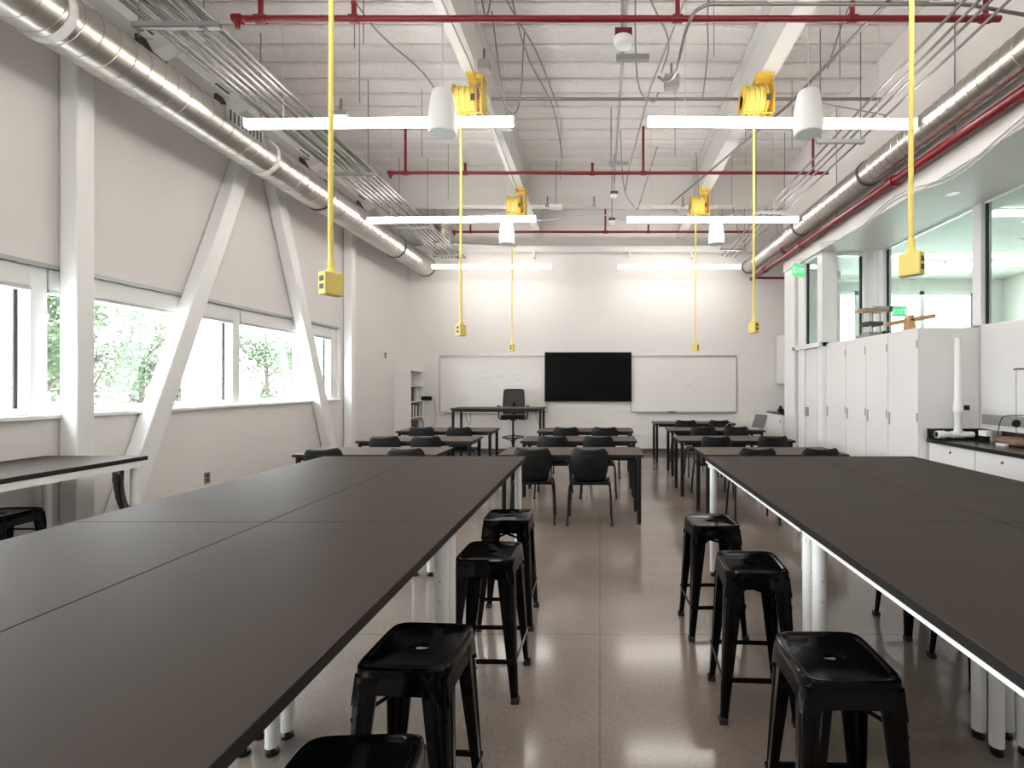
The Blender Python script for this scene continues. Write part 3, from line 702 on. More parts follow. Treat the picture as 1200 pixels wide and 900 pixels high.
# ------------------------------------------------------------------ work benches
def bench(x0, x1, y0, y1, z, lab, inset=.035, legm='steelwhite', rec=.012, drop_=.045):
    cx, cy = (x0+x1)/2, (y0+y1)/2; W, L = x1-x0-.004, y1-y0-.004
    r = empty('workbench', (cx, cy, 0), 0, lab, 'workbench', 'dark topped workbenches')
    MB().box(-W/2, W/2, -L/2, L/2, z-.004, z).build('tabletop', 'bench', r, bevel=.0015)
    MB().box(-W/2, W/2, -L/2, L/2, z-.030, z-.004).build('edge_band', 'edge', r)
    a = MB(); ax, ay = W/2-rec, L/2-.012
    for s in (-1, 1):
        a.box(s*ax-.010, s*ax+.010, -ay, ay, z-drop_, z-.0305)
        a.box(-ax+.011, ax-.011, s*ay-.010, s*ay+.010, z-.085, z-.0305)
    a.build('apron', legm, r)
    for sx in (-1, 1):
        for sy in (-1, 1):
            px, py = sx*(W/2-inset-.02), sy*(L/2-.045)
            l = MB().tube([(px, py, .035), (px, py, z-.066)], .0265, 20).build('leg', legm, r, smooth=True)
            q = MB(); q.lathe([(.022, 0), (.024, .004), (.024, .014), (.010, .016), (.010, .036)], (px, py, 0), 14); q.build('leveling_foot', 'bmetal', l, smooth=True)
            h = MB()
            for zz in (.70, .62): h.lathe([(.004, -.028), (.004, -.024)], (px, py, zz), 8, 'y')
            h.build('bolt', 'grey', l)
    return r
LX = [-2.165, -1.367, -.575]; RXs = [.82, 1.645, 2.45]
YS = [.18, 2.01, 3.84]
for i in range(2):
    for j in range(2):
        bench(LX[i], LX[i+1], YS[j], YS[j+1], .915, '%s dark topped workbench of the left block, %s column' % (['near', 'far'][j], ['window side', 'aisle side'][i]), rec=.075, drop_=.07)
        bench(RXs[i], RXs[i+1], YS[j], YS[j+1], .915, '%s dark topped workbench of the right block, %s column' % (['near', 'far'][j], ['aisle side', 'cabinet side'][i]))
bench(-4.10, -3.34, 1.80, 3.63, .95, 'dark topped workbench with white frame against window wall', drop_=.075)
bench(-4.10, -3.34, -.05, 1.78, .95, 'dark topped workbench against window wall, nearer the camera')

# ------------------------------------------------------------------ stools
def se(a, b, n, z, e=5.0, npt=48, cx=0, cy=0):
    out = []
    for k in range(npt):
        t = 2*PI*k/npt; c, s_ = math.cos(t), math.sin(t)
        out.append((cx+a*math.copysign(abs(c)**(2/e), c), cy+b*math.copysign(abs(s_)**(2/e), s_), z))
    return out
def stool0():
    r = empty('metal_stool', (0,0,0), 0, 'x', 'stool', 'black metal stools at the benches')
    H = .655; A = .143
    m = MB()
    m.rings([se(.034, .017, 0, H-.020, 2.4), se(.034, .017, 0, H-.0105, 2.4), se(.036, .019, 0, H-.008, 2.4), se(.042, .025, 0, H-.008, 2.4), se(A-.027, A-.027, 0, H-.008, 6), se(A-.021, A-.021, 0, H-.0065, 6),
             se(A-.015, A-.015, 0, H-.001, 6.5), se(A-.007, A-.007, 0, H, 7), se(A-.001, A-.001, 0, H-.005, 7), se(A, A, 0, H-.012, 7), se(A, A, 0, H-.028, 7), se(A-.004, A-.004, 0, H-.030, 7),
             se(A-.010, A-.010, 0, H-.028, 7), se(.036, .019, 0, H-.020, 2.4)])
    m.build('seat', 'black', r, smooth=True)
    # aprons with arched lower edge
    z1 = H-.028
    for q in range(4):
        R = Matrix.Rotation(q*PI/2, 3, 'Z'); m = MB(); N = 14; vo = []
        for k in range(N+1):
            u = -1+2*k/N; x = u*(A-.012)
            zb = H-.076 - .04*abs(u)**6
            xx = u*(A-.012)
            for yy in (-(A-.006), -(A-.010)):
                vo.append(R @ Vector((xx, yy, z1))); 
                vo.append(R @ Vector((xx*1.02, yy-.010, zb)))
        fs = []
        for k in range(N):
            a = k*4; b = a+4
            fs += [(a, a+1, b+1, b), (a+2, b+2, b+3, a+3), (a+1, a+3, b+3, b+1), (a, b, b+2, a+2)]
        fs += [(0,2,3,1), (N*4, N*4+1, N*4+3, N*4+2)]
        m.add(vo, fs); m.build('apron', 'black', r)
    # legs
    F = .172
    for sx in (-1, 1):
        for sy in (-1, 1):
            m = MB(); rg = []
            for t in [0, .1, .25, .5, .75, .93, 1]:
                z = z1*(1-t) + .022*t; c = (A-.004) + (F-A)*t; wd = .078*(1-t)**1.0 + .030*t; th = .005
                rc = min(.014, wd*.4)
                # outline of a rounded L (outer then inner), corner at (c,c)
                pts = [(c-wd, c), (c-wd*.66, c), (c-wd*.6, c-.004), (c-wd*.42, c-.004), (c-wd*.36, c), (c-rc, c), (c-rc*.3, c-rc*.3), (c, c-rc), (c, c-wd*.36), (c-.004, c-wd*.42), (c-.004, c-wd*.6), (c, c-wd*.66), (c, c-wd),
                       (c-th*1.8, c-wd), (c-th*1.8, c-rc-th), (c-rc-th, c-th*1.8), (c-wd, c-th*1.8)]
                rg.append([(sx*a, sy*b, z) for a, b in pts])
            m.rings(rg, True, True)
            l = m.build('leg', 'black', r, smooth=True)
            q = MB(); q.box(min(sx*(F-.034), sx*(F+.003)), max(sx*(F-.034), sx*(F+.003)), min(sy*(F-.034), sy*(F+.003)), max(sy*(F-.034), sy*(F+.003)), 0, .026)
            q.build('rubber_foot', 'rubber', l, bevel=.004)
    c = F-.012; zr = .19
    for q in range(4):
        R = Matrix.Rotation(q*PI/2, 3, 'Z'); k = .159
        m = MB().bar(R @ Vector((-k, -(k+.0), zr)), R @ Vector((k, -(k+.0), zr)), .006, .022)
        m.build('footrest', 'black', r, bevel=.002)
    m = MB()
    for s in (-1, 1):
        m.tube(spline([(-.142, -.142*s, .50), (-.07, -.07*s, .525), (0, 0, .535+s*.006), (.07, .07*s, .525), (.142, .142*s, .50)], 4), .006, 6)
    m.build('cross_brace', 'black', r, smooth=True)
    return r
ST = [(-.54, 1.02, .05, 'black metal stool at the left bench, nearest, cut by the frame bottom'),
      (-.575, 1.56, -.05, 'black metal stool at left bench, second from the camera'),
      (-.545, 2.44, -.03, 'black metal stool at left bench, in front of the farthest one'),
      (-.575, 3.10, .02, 'black metal stool at left bench, farthest from the camera'),
      (.715, 1.50, -.02, 'black metal stool at right bench, nearest the camera'),
      (.705, 2.29, -.06, 'black metal stool at right bench, middle of three on the aisle'),
      (.68, 2.99, .03, 'black metal stool at right bench, farthest of three on the aisle'),
      (1.93, 2.99, .02, 'black metal stool under the right bench, farther one, feet showing'),
      (1.95, 2.50, -.02, 'black metal stool under the right bench, nearer one, feet showing'),
      (-3.86, 3.16, .04, 'black metal stool under the window side workbench at left edge')]
st0 = stool0()
for i, (x, y, rz, lab) in enumerate(ST):
    if i == 0: st0.location = (x, y, 0); st0.rotation_euler = (0,0,rz); st0['label'] = lab; s_base = st0
    else: copy_thing(st0, (x, y, 0), rz, lab)

# ------------------------------------------------------------------ student desks
def desk0(w=1.52, d=.60, z=.74, name='student_desk'):
    r = empty(name, (0,0,0), 0, 'x', 'desk', 'classroom desks')
    MB().box(-w/2, w/2, 0, d, z-.006, z).build('tabletop', 'desk', r, bevel=.002)
    MB().box(-w/2, w/2, 0, d, z-.030, z-.006).build('edge_band', 'edge', r)
    a = MB(); a.box(-w/2+.08, w/2-.08, .05, .075, z-.07, z-.0305); a.box(-w/2+.08, w/2-.08, d-.075, d-.05, z-.07, z-.0305)
    for s in (-1, 1): a.box(s*(w/2-.055)-.012, s*(w/2-.055)+.012, .06, d-.06, z-.07, z-.0305)
    a.build('frame', 'bmetal', r)
    for sx in (-1, 1):
        for yy in (.04, d-.04):
            l = MB().tube([(sx*(w/2-.045), yy, .02), (sx*(w/2-.045), yy, z-.0305)], .024, 14).build('leg', 'bmetal', r, smooth=True)
            MB().lathe([(.022, 0), (.024, .006), (.012, .02)], (sx*(w/2-.045), yy, 0), 12).build('foot', 'rubber', l)
    return r
dk0 = desk0()
DK = [(-.30, 5.15, 'front centre desk nearest the camera beside the aisle'), (-.277, 6.38, 'centre desk in second row'), (-.23, 7.70, 'centre desk in third row, farthest of centre desks'),
      (-2.475, 5.15, 'left desk in first row, just beyond left bench'), (-2.42, 6.37, 'left desk in second row'), (-2.455, 7.72, 'left desk in third row before the standing desk'),
      (1.86, 5.15, 'right desk in first row, just beyond right bench'), (1.80, 6.42, 'right desk in second row'), (1.88, 7.82, 'right desk in third row holding the open laptop'), (1.79, 9.2, 'right desk in fourth row, nearest the back wall')]
for i, (x, y, lab) in enumerate(DK):
    if i == 0: dk0.location = (x, y, 0); dk0['label'] = 'grey brown topped ' + lab
    else: copy_thing(dk0, (x, y, 0), 0, 'grey brown topped ' + lab)
td = desk0(1.66, .60, 1.045, 'standing_desk'); td.location = (-1.86, 8.80, 0)
td['label'] = 'tall black legged standing desk before the left whiteboard'; td['group'] = 'standing desk'; del td['group']
q = MB(); q.tube(spline([(-.70, .5, 1.0), (-.66, .48, .8), (-.60, .5, .72), (-.58, .5, .99)], 5), .006, 5); q.tube(spline([(.62, .5, 1.0), (.68, .48, .8), (.74, .5, .6)], 5), .006, 5)
q.build('cable', 'wire', td)

# ------------------------------------------------------------------ student chairs
def grid_shell(fn, nu, nv, name, m, parent, th, skip=()):
    vs = [fn(-1+2*i/nu, j/nv) for j in range(nv+1) for i in range(nu+1)]
    fs = [(j*(nu+1)+i, j*(nu+1)+i+1, (j+1)*(nu+1)+i+1, (j+1)*(nu+1)+i) for j in range(nv) for i in range(nu) if (i, j) not in skip]
    o = MB().add(vs, fs).build(name, m, parent, smooth=True)
    s = o.modifiers.new('solid', 'SOLIDIFY'); s.thickness = th; s.offset = 0
    return o
def chair0():
    r = empty('classroom_chair', (0,0,0), 0, 'x', 'chair', 'black plastic classroom chairs')
    def back(u, v):
        wd = .148 + .058*math.sin(min(1, v*1.25)*PI/2) - .006*v
        if v < .12: wd -= .02*(1-v/.12)
        x = u*wd*(1 if v < .8 else 1-.10*((v-.8)/.2)**2*abs(u))
        z = .43 + .370*v + .016*v**3*min(1, u*u*1.6) - .034*max(0, v-.4)/.6*abs(u)**10
        y = -.175 - .075*v + .055*u*u*(.4+.6*v) - .02*math.sin(PI*v) + (.045*(1-v/.2)**2 if v < .2 else 0)
        return (x, y, z)
    grid_shell(back, 20, 16, 'backrest', 'plastic', r, .007)
    hs = [Vector(back(u, v)) + Vector((0, -.005, 0)) for u, v in ((-.2,.80),(-.24,.82),(-.2,.84),(0,.845),(.2,.84),(.24,.82),(.2,.80),(0,.795))]
    MB().tube(hs, .0028, 5, close=True).build('handle_slot', 'rubber', r, smooth=True)
    # ribs on the lower back
    m = MB()
    for k in range(-5, 6):
        pts = [Vector(back(k*.13, v)) + Vector((0, -.0045, 0)) for v in (.12, .2, .3, .4, .5-.02*abs(k))]
        m.tube(pts, .0025, 5)
    m.build('back_rib', 'plastic', r, smooth=True)
    def seat(u, v):
        x = u*(.215 - .02*abs(1-2*v)**3); y = -.20+.42*v
        z = .445 + .018*u*u - .012*math.sin(PI*v) + (-.045*((v-.85)/.15)**2 if v > .85 else 0) - .02*abs(u)**6
        return (x, y, z)
    grid_shell(seat, 16, 14, 'seat', 'plastic', r, .010)
    for sx in (-1, 1):
        for (yf, yt) in ((-.205, -.13), (.19, .12)):
            pts = [(sx*.232, yf, .012), (sx*.222, yt+(yf-yt)*.25, .30), (sx*.213, yt, .395)] + [Vector(p) for p in arc((sx*.212, yt, .405), (sx*.208, yt, .425), (sx*.17, yt, .425), 4)] + [(0, yt, .425)]
            l = MB().tube(pts, .0115, 10).build('leg', 'bmetal', r, smooth=True)
            MB().lathe([(.014, 0), (.015, .004), (.014, .03)], (sx*.2322, yf, 0), 10).build('glide', 'rubber', l)
    m = MB()
    for sx in (-1, 1): m.tube([(sx*.15, -.13, .420), (sx*.15, .12, .420)], .010, 8)
    m.build('seat_frame', 'bmetal', r, smooth=True)
    return r
ch0 = chair0()
CH = [(-.107, 5.31, .0, 'right chair at front centre desk, fully visible from behind'),
      (-.72, 5.33, .06, 'left chair at front centre desk, partly behind bench leg'),
      (-.61, 6.52, 0, 'left chair at second centre desk'), (-.02, 6.52, 0, 'right chair at second centre desk'),
      (-.53, 7.86, 0, 'left chair at third centre desk'), (.08, 7.86, 0, 'right chair at third centre desk'),
      (-2.90, 5.33, .04, 'left chair at first left desk, beside the window wall'), (-2.03, 5.33, 0, 'right chair at first left desk'),
      (-2.77, 6.52, 0, 'left chair at second left desk'), (-2.24, 6.52, 0, 'right chair at second left desk'),
      (-2.79, 7.88, 0, 'left chair at third left desk'), (-2.20, 7.88, 0, 'right chair at third left desk'),
      (1.65, 5.33, 0, 'left chair at first right desk'), (2.31, 5.33, 0, 'right chair at first right desk'),
      (1.49, 6.52, .05, 'left chair at second right desk'), (2.24, 6.53, -.02, 'right chair at second right desk'),
      (1.64, 7.98, 0, 'left chair at third right desk'), (2.16, 7.98, 0, 'right chair at third right desk'),
      (1.60, 9.34, 0, 'left chair at fourth right desk'), (2.22, 9.34, 0, 'right chair at fourth right desk'),
      (-3.60, 3.98, -.84, 'chair standing beyond the window side workbench')]
for i, (x, y, rz, lab) in enumerate(CH):
    lab = 'black plastic ' + lab
    if i == 0: ch0.location = (x, y, 0); ch0['label'] = lab
    else: copy_thing(ch0, (x, y, 0), rz, lab)

# ------------------------------------------------------------------ drafting chair
r = empty('drafting_chair', (-1.70, 9.62, 0), PI+.12, 'tall black mesh back office chair behind the standing desk', 'office chair')
def oback(u, v):
    return (u*(.21-.02*v**3), -.22-.06*v+.03*u*u-.02*math.sin(PI*v), .90+.47*v-.01*abs(u)**6)
grid_shell(oback, 10, 12, 'back_mesh', 'backmesh', r, .004)
m = MB(); P = [oback(-1, k/8) for k in range(9)] + [oback(-1+k/4, 1) for k in range(1, 9)] + [oback(1, 1-k/8) for k in range(1, 9)] + [oback(1-k/4, 0) for k in range(1, 8)]
m.tube(P, .011, 8, close=True); m.build('back_frame', 'bmetal', r, smooth=True)
m = MB(); m.tube(spline([(0, -.22, 1.1), (0, -.28, .95), (0, -.20, .80), (0, -.02, .79)], 5), .022, 8); m.build('back_support', 'bmetal', r, smooth=True)
m = MB(); m.rings([se(.18,.18,0,.80,4,32), se(.235,.225,0,.815,4,32), se(.245,.235,0,.84,4,32), se(.235,.225,0,.868,4,32), se(.15,.15,0,.875,3,32)], True, True); m.build('seat', 'mesh', r, smooth=True)
for sx in (-1, 1):
    MB().tube(spline([(sx*.10, 0, .79), (sx*.26, 0, .80), (sx*.28, -.02, .92), (sx*.28, -.02, 1.03)], 5), .013, 8).build('armrest', 'bmetal', r, smooth=True)
    MB().box(sx*.28-.035, sx*.28+.035, -.12, .12, 1.03, 1.055).build('arm_pad', 'rubber', r, bevel=.01)
MB().lathe([(.07,.77),(.07,.80)], n=16).build('tilt_mechanism', 'bmetal', r)
MB().lathe([(.026,.10),(.026,.5),(.018,.5),(.018,.78)], n=16).build('gas_column', 'bmetal', r, smooth=True)
m = MB(); m.tube([(.21*math.cos(t), .21*math.sin(t), .44) for t in [2*PI*k/28 for k in range(28)]], .011, 8, close=True)
for k in range(3):
    a = 2*PI*k/3; m.tube([(.02*math.cos(a), .02*math.sin(a), .36), (.21*math.cos(a), .21*math.sin(a), .44)], .009, 6)
m.lathe([(.035,.33),(.035,.40)], n=14); m.build('foot_ring', 'bmetal', r, smooth=True)
m = MB()
for k in range(5):
    a = 2*PI*k/5+.3; m.tube([(0,0,.12), (.30*math.cos(a), .30*math.sin(a), .075)], [.026,.014], 8)
m.build('star_base', 'bmetal', r, smooth=True)
for k in range(5):
    a = 2*PI*k/5+.3; MB().lathe([(.028,-.022),(.030,-.018),(.030,.018),(.028,.022)], (.30*math.cos(a), .30*math.sin(a), .030), 14, 'x').build('caster', 'rubber', r, smooth=True)

# ------------------------------------------------------------------ back wall
def wboard(x0, x1, z0, z1, lab, marks, sd):
    r = empty('whiteboard', ((x0+x1)/2, YB, (z0+z1)/2), 0, lab, 'whiteboard', 'whiteboards on the back wall')
    W, H = x1-x0, z1-z0
    MB().box(-W/2+.01, W/2-.01, -.018, -.001, -H/2+.01, H/2-.01).build('writing_surface', 'board', r)
    f = MB(); f.box(-W/2, W/2, -.03, -.001, H/2-.008, H/2+.035); f.box(-W/2-.01, -W/2+.012, -.024, -.001, -H/2, H/2); f.box(W/2-.012, W/2+.01, -.024, -.001, -H/2, H/2); f.box(-W/2, W/2, -.022, -.001, -H/2-.01, -H/2+.01)
    f.build('frame', 'alu', r)
    MB().box(-W/2+.1, W/2-.02, -.075, -.001, -H/2-.03, -H/2-.012).build('marker_tray', 'alu', r)
    rr = random.Random(sd); m = MB()
    for (cx, cz, n) in marks:
        for k in range(n):
            x = cx + rr.uniform(-.28, .28); z = cz + rr.uniform(-.18, .18); pts = []
            for q in range(7): pts.append((x+q*.025+rr.uniform(-.01,.01), -.0188, z+rr.uniform(-.02,.02)))
            m.tube(pts, .0028, 4)
    m.build('marker_writing', 'mark', r)
    return r
WB1 = wboard(-3.42, -1.13, .885, 2.06, 'white marker board left of the television with faint writing', [(-.10, .15, 7), (.65, .05, 8)], 1)
WB2 = wboard(.66, 2.92, .885, 2.06, 'white marker board right of the television with faint scribbles', [(-.05, .12, 8)], 2)
MB().box(-.15, .01, -.07, -.035, -.60, -.575).build('eraser', 'dark', None, loc=(1.60, YB-.01, 1.4725))
er = bpy.data.objects['eraser']; tag(er, 'small dark eraser on the tray of the right whiteboard', 'eraser')
tv = empty('television', (-.25, YB-.065, 1.63), 0, 'large black flat screen television between the two whiteboards', 'television')
MB().box(-.925, .925, -.02, .02, -.525, .525).build('bezel', 'bezel', tv, bevel=.006)
MB().box(-.905, .905, -.0225, -.019, -.50, .505).build('screen', 'screen', tv)
MB().box(-.4, .4, .02, .064, -.3, .3).build('wall_bracket', 'bmetal', tv)
MB().box(-.925, .925, -.021, .018, -.534, -.526).build('lower_trim', 'alu', tv)
r = empty('wall_phone', (-3.70, YB, 1.175), 0, 'small black box with loose cables beside the bookcase', 'wall box')
MB().box(-.11, .11, -.05, 0, -.045, .045).build('body', 'bmetal', r, bevel=.008)
m = MB(); m.tube(spline([(-.09,-.03,-.02), (-.10,-.03,-.35), (-.02,-.03,-.8), (-.04,-.03,-1.0)], 6), .006, 5); m.tube(spline([(.09,-.03,.03), (.17,-.03,-.05), (.18,-.03,-.5), (.05,-.03,-.78)], 6), .006, 5)
m.build('cable', 'wire', r, smooth=True)
def plate(x, y, z, rz, lab, name='wall_outlet', dark=True):
    r = empty(name, (x, y, z), rz, lab, 'outlet')
    MB().box(-.036, .036, -.007, 0, -.058, .058).build('plate', 'alu', r, bevel=.002)
    m = MB(); m.box(-.018, .018, -.010, -.006, .008, .04); m.box(-.018, .018, -.010, -.006, -.04, -.008); m.build('socket', 'dark', r)
plate(XL, 5.13, .50, PI/2, 'small steel outlet on window wall below the far window')
plate(XL, 8.15, .55, PI/2, 'small steel outlet low on wall past the far column')
plate(XL, 9.4, 2.03, PI/2, 'tiny grey sensor plate high on left wall before corner')

# bookcase
bc = empty('bookcase', (-3.94, 10.14, 0), 0, 'tall white open bookcase in the back left corner', 'bookcase')
m = MB(); m.box(-.165, .165, -.35, -.33, 0, 1.77); m.build('side_panel', 'white', bc)
MB().box(-.165, .165, .33, .35, 0, 1.77).build('side_panel', 'white', bc)
MB().box(-.165, -.155, -.33, .33, 0, 1.77).build('back_panel', 'white', bc)
for z in (.04, .42, .79, 1.12, 1.44, 1.75): MB().box(-.155, .162, -.33, .33, z-.01, z+.01).build('shelf', 'white', bc)
rr = random.Random(5)
def book(y, z, t, h, m, lab):
    r = empty('binder', (-3.94, y, z), 0, lab, 'binder', 'binders in the bookcase')
    MB().box(-.13, .13, -t/2, t/2, 0, h).build('cover', m, r, bevel=.003)
    MB().box(-.125, .125, -t/2+.005, t/2-.005, -.0+.004, h-.006).build('pages', 'bookw', r)
bl = [(9.85, 'bookd', .05, .26), (9.91, 'bookw', .04, .25), (9.97, 'bookd', .06, .27), (10.04, 'bookw', .05, .25), (10.11, 'bookd', .05, .26), (10.20, 'bookw', .06, .24), (10.30, 'bookd', .05, .26)]
words = ['nearest the open end', 'second', 'third', 'fourth, in the middle', 'fifth', 'sixth', 'last toward the back wall']
for (y, mm, t, h), wd in zip(bl, words): book(y, .80, t, h, mm, '%s binder on the middle bookcase shelf, %s' % ('dark' if mm == 'bookd' else 'white', wd))
for y, mm, t, h, wd in ((9.95, 'bookd', .20, .29, 'wide dark box file'), (10.20, 'bookw', .05, .25, 'slim white binder'), (10.28, 'bookw', .05, .22, 'shorter white binder')):
    book(y, 1.13, t, h, mm, wd + ' on the upper filled bookcase shelf')
r = empty('storage_box', (-3.94, 10.05, .43), 0, 'dark brown box on a low bookcase shelf', 'box')
MB().box(-.13, .14, -.2, .2, 0.0, .24).build('body', 'brownbox', r, bevel=.005); MB().box(-.145, .145, -.205, .205, .24, .28).build('lid', 'brownbox', r, bevel=.005)

# far right niche: upper cabinet, base cabinet, things on it
r = empty('wall_cabinet', (4.05, 10.08, 1.48), 0, 'white wall cabinet in the far right corner', 'cabinet')
MB().box(-.27, .02, -.28, .40, 0, 1.02).build('body', 'lam2', r, bevel=.003)
MB().box(-.288, -.271, -.27, .39, .01, 1.01).build('door', 'lam2', r); MB().box(-.295, -.288, -.25, -.22, .12, .2).build('hinge', 'grey', r); MB().box(-.295, -.288, -.25, -.22, .76, .84).build('hinge', 'grey', r)
r = empty('base_cabinet', (3.99, 10.0, 0), 0, 'white base cabinet with dark top in the far right corner', 'cabinet')
MB().box(-.40, .08, -.40, .48, .1, .87).build('body', 'lam2', r, bevel=.003); MB().box(-.36, .08, -.36, .48, 0, .1).build('plinth', 'dark', r)
MB().box(-.43, .085, -.43, .49, .87, .905).build('worktop', 'ctop', r, bevel=.003)
d = MB().box(-.418, -.402, -.38, .46, .12, .86).build('door', 'lam2', r); MB().box(-.43, -.418, -.30, -.28, .70, .78).build('handle', 'grey', d)
r = empty('projector_wheel', (3.86, 9.80, .905), 0, 'brown rimmed round apparatus on the far corner cabinet', 'apparatus')
MB().tube([(.15*math.cos(t), 0, .17+.15*math.sin(t)) for t in [2*PI*k/28 for k in range(28)]], .018, 8, close=True).build('rim', 'wood', r, smooth=True)
MB().lathe([(.10, -.06), (.11, -.04), (.11, .04), (.10, .06)], (0, 0, .16), 20, 'y').build('drum', 'dark', r, smooth=True); MB().box(-.12, .12, -.06, .06, 0, .03).build('stand', 'alu', r)
r = empty('tape_dispenser', (3.58, 9.72, .905), 0, 'small black device at edge of the far corner cabinet', 'device')
MB().box(-.05, .05, -.06, .06, 0, .09).build('body', 'bmetal', r, bevel=.01); MB().lathe([(.035, -.02), (.035, .02)], (0, 0, .11), 14, 'x').build('reel', 'bmetal', r)
r = empty('laptop', (2.50, 8.04, .74), .35, 'open grey laptop seen edge on at end of a right desk', 'laptop')
MB().box(-.14, .12, -.16, .16, .002, .018).build('keyboard_base', 'grey', r, bevel=.003)
MB().bar((.10, 0, .02), (.18, 0, .235), .30, .012, up=(0, 0, 1)).build('display', 'lapgrey', r, bevel=.003)
line(spline([(2.30, 8.05, .748), (2.1, 8.2, .748), (2.25, 8.36, .80), (2.5, 9.0, .35), (3.0, 9.7, .9), (3.5, 9.9, .92)], 6), .004, 'wwire', 'thin pale power cable from laptop to corner cabinet', 'cable', 'cable')

# ------------------------------------------------------------------ tall cabinets
XC = 3.32
cabs = [(5.12, 5.66, 1), (5.665, 6.12, -1), (6.125, 6.62, 1), (6.625, 7.195, -1)]
for k, (a, b, hs) in enumerate(cabs):
    r = empty('tall_cabinet', (XC, a, 0), 0, 'glossy white tall cabinet, %s' % ['nearest, beside the black counter', 'second from the counter', 'third from the counter, under the metal apparatus', 'farthest, against the doorway'][k], 'cabinet', 'tall white cabinets')
    W = b-a
    MB().box(.02, .64, 0, W, .0, 2.07).build('body', 'laminate', r, bevel=.002)
    d = MB().box(0, .019, .003, W-.003, .08, 2.068).build('door', 'laminate', r, bevel=.002)
    yh = .02 if hs > 0 else W-.045
    q = MB()
    for z in (1.90, 1.13, .35): q.box(-.006, 0, .006, .026, z-.045, z+.045)
    q.build('hinge', 'grey', d)
    MB().box(-.012, 0, W-.05, W-.035, 1.02, 1.16).build('handle', 'grey', d)
# apparatus on cabinets
r = empty('metal_apparatus', (3.52, 6.28, 2.07), .15, 'stacked wood and metal press model on tall cabinets', 'apparatus')
MB().box(-.17, .22, -.12, .12, 0, .035).build('base', 'dsteel', r, bevel=.004)
for x, y in ((-.12,-.07),(.02,-.07),(-.12,.07),(.02,.07)): MB().tube([(x, y, .035), (x, y, .33)], .010, 8).build('rod', 'chrome', r, smooth=True)
MB().box(-.15, .05, -.09, .09, .15, .20).build('block', 'dark', r, bevel=.003)
MB().box(-.14, .04, -.08, .08, .035, .07).build('lower_block', 'grey', r, bevel=.003)
MB().box(-.26, .10, -.09, .09, .325, .34).build('plate', 'wood', r)
MB().box(-.20, -.02, -.07, .07, .34, .37).build('top_block', 'dsteel', r, bevel=.003)
MB().lathe([(.034, -.04), (.038, -.03), (.038, .16), (.034, .17)], (.02, 0, .37), 16, 'x').build('cylinder_housing', 'alu', r, smooth=True)
MB().box(.18, .215, -.05, .05, .335, .405).build('knob', 'dark', r, bevel=.004)
MB().box(.07, .17, -.05, .05, .035, .08).build('clamp', 'dark', r, bevel=.004); MB().tube([(.10, 0, .08), (.17, -.02, .10), (.22, -.02, .07)], .008, 6).build('lever', 'alu', r)
r = empty('wooden_seesaw', (3.42, 5.42, 2.07), .05, 'wooden lever balanced on upright block atop near tall cabinet', 'lever')
MB().prism([(-.055, 0), (.055, 0), (.03, .17), (-.03, .17)], 'y', -.04, .04).build('fulcrum', 'wood', r, bevel=.003)
MB().bar((-.27, -.0, .065), (.29, 0, .165), .03, .05).build('beam', 'wood', r, bevel=.003)
MB().tube([(0,-.06,.115), (0,.06,.115)], .012, 8).build('axle', 'dark', r, smooth=True)

# ------------------------------------------------------------------ counter run
def base_unit(y0, y1, lab):
    r = empty('base_cabinet', (3.42, y0, 0), 0, lab, 'cabinet', 'white base cabinets under the black counter')
    W = y1-y0-.003
    MB().box(.02, .54, 0, W, .10, .875).build('body', 'lam2', r); MB().box(.07, .54, 0, W, 0, .10).build('plinth', 'dark', r)
    d = MB().box(0, .019, .003, W-.003, .67, .868).build('drawer', 'lam2', r, bevel=.002)
    MB().lathe([(.012, -.006), (.012, 0)], (0, W/2, .81), 12, 'x').build('lock', 'dark', d)
    MB().box(-.010, 0, W/2-.07, W/2+.07, .67, .685).build('pull', 'grey', d)
    for a, b in ((.003, W/2-.0015), (W/2+.0015, W-.003)):
        e = MB().box(0, .019, a, b, .105, .665).build('door', 'lam2', r, bevel=.002)
        MB().box(-.010, 0, (a+b)/2-.05, (a+b)/2+.05, .635, .65).build('pull', 'grey', e)
uy = 5.10
labs = ['farthest, beside the tall cabinet', 'second from the tall cabinet', 'third from the tall cabinet', 'fourth, near the camera', 'fifth, beside the camera']
for k in range(5):
    base_unit(uy-.62, uy, 'white base cabinet with drawer, ' + labs[k]); uy -= .62
ct = empty('lab_counter', (3.39, 2.0, .878), 0, 'black epoxy counter with backsplash along the right wall', 'counter')
MB().box(0, .575, 0, 3.10, 0, .037).build('worktop', 'ctop', ct, bevel=.003)
s = MB(); s.box(.555, .575, 0, 3.10, .0372, .14); s.box(.01, .555, 3.08, 3.10, .0372, .14); s.build('backsplash', 'ctop', ct)
# slatwall with grey rail
sw = empty('slat_panel', (XR, 2.0, 1.05), 0, 'white horizontally grooved slat panel above the counter', 'slat panel')
m = MB(); m.box(-.012, -.001, 0, 3.075, .14, .99)
for k in range(17): m.box(-.018, -.012, 0, 3.075, .155+k*.05, .155+k*.05+.040)
m.build('slats', 'lam2', sw)
MB().box(-.022, -.001, 0, 3.075, .02, .12).build('power_rail', 'alu', sw, bevel=.003)
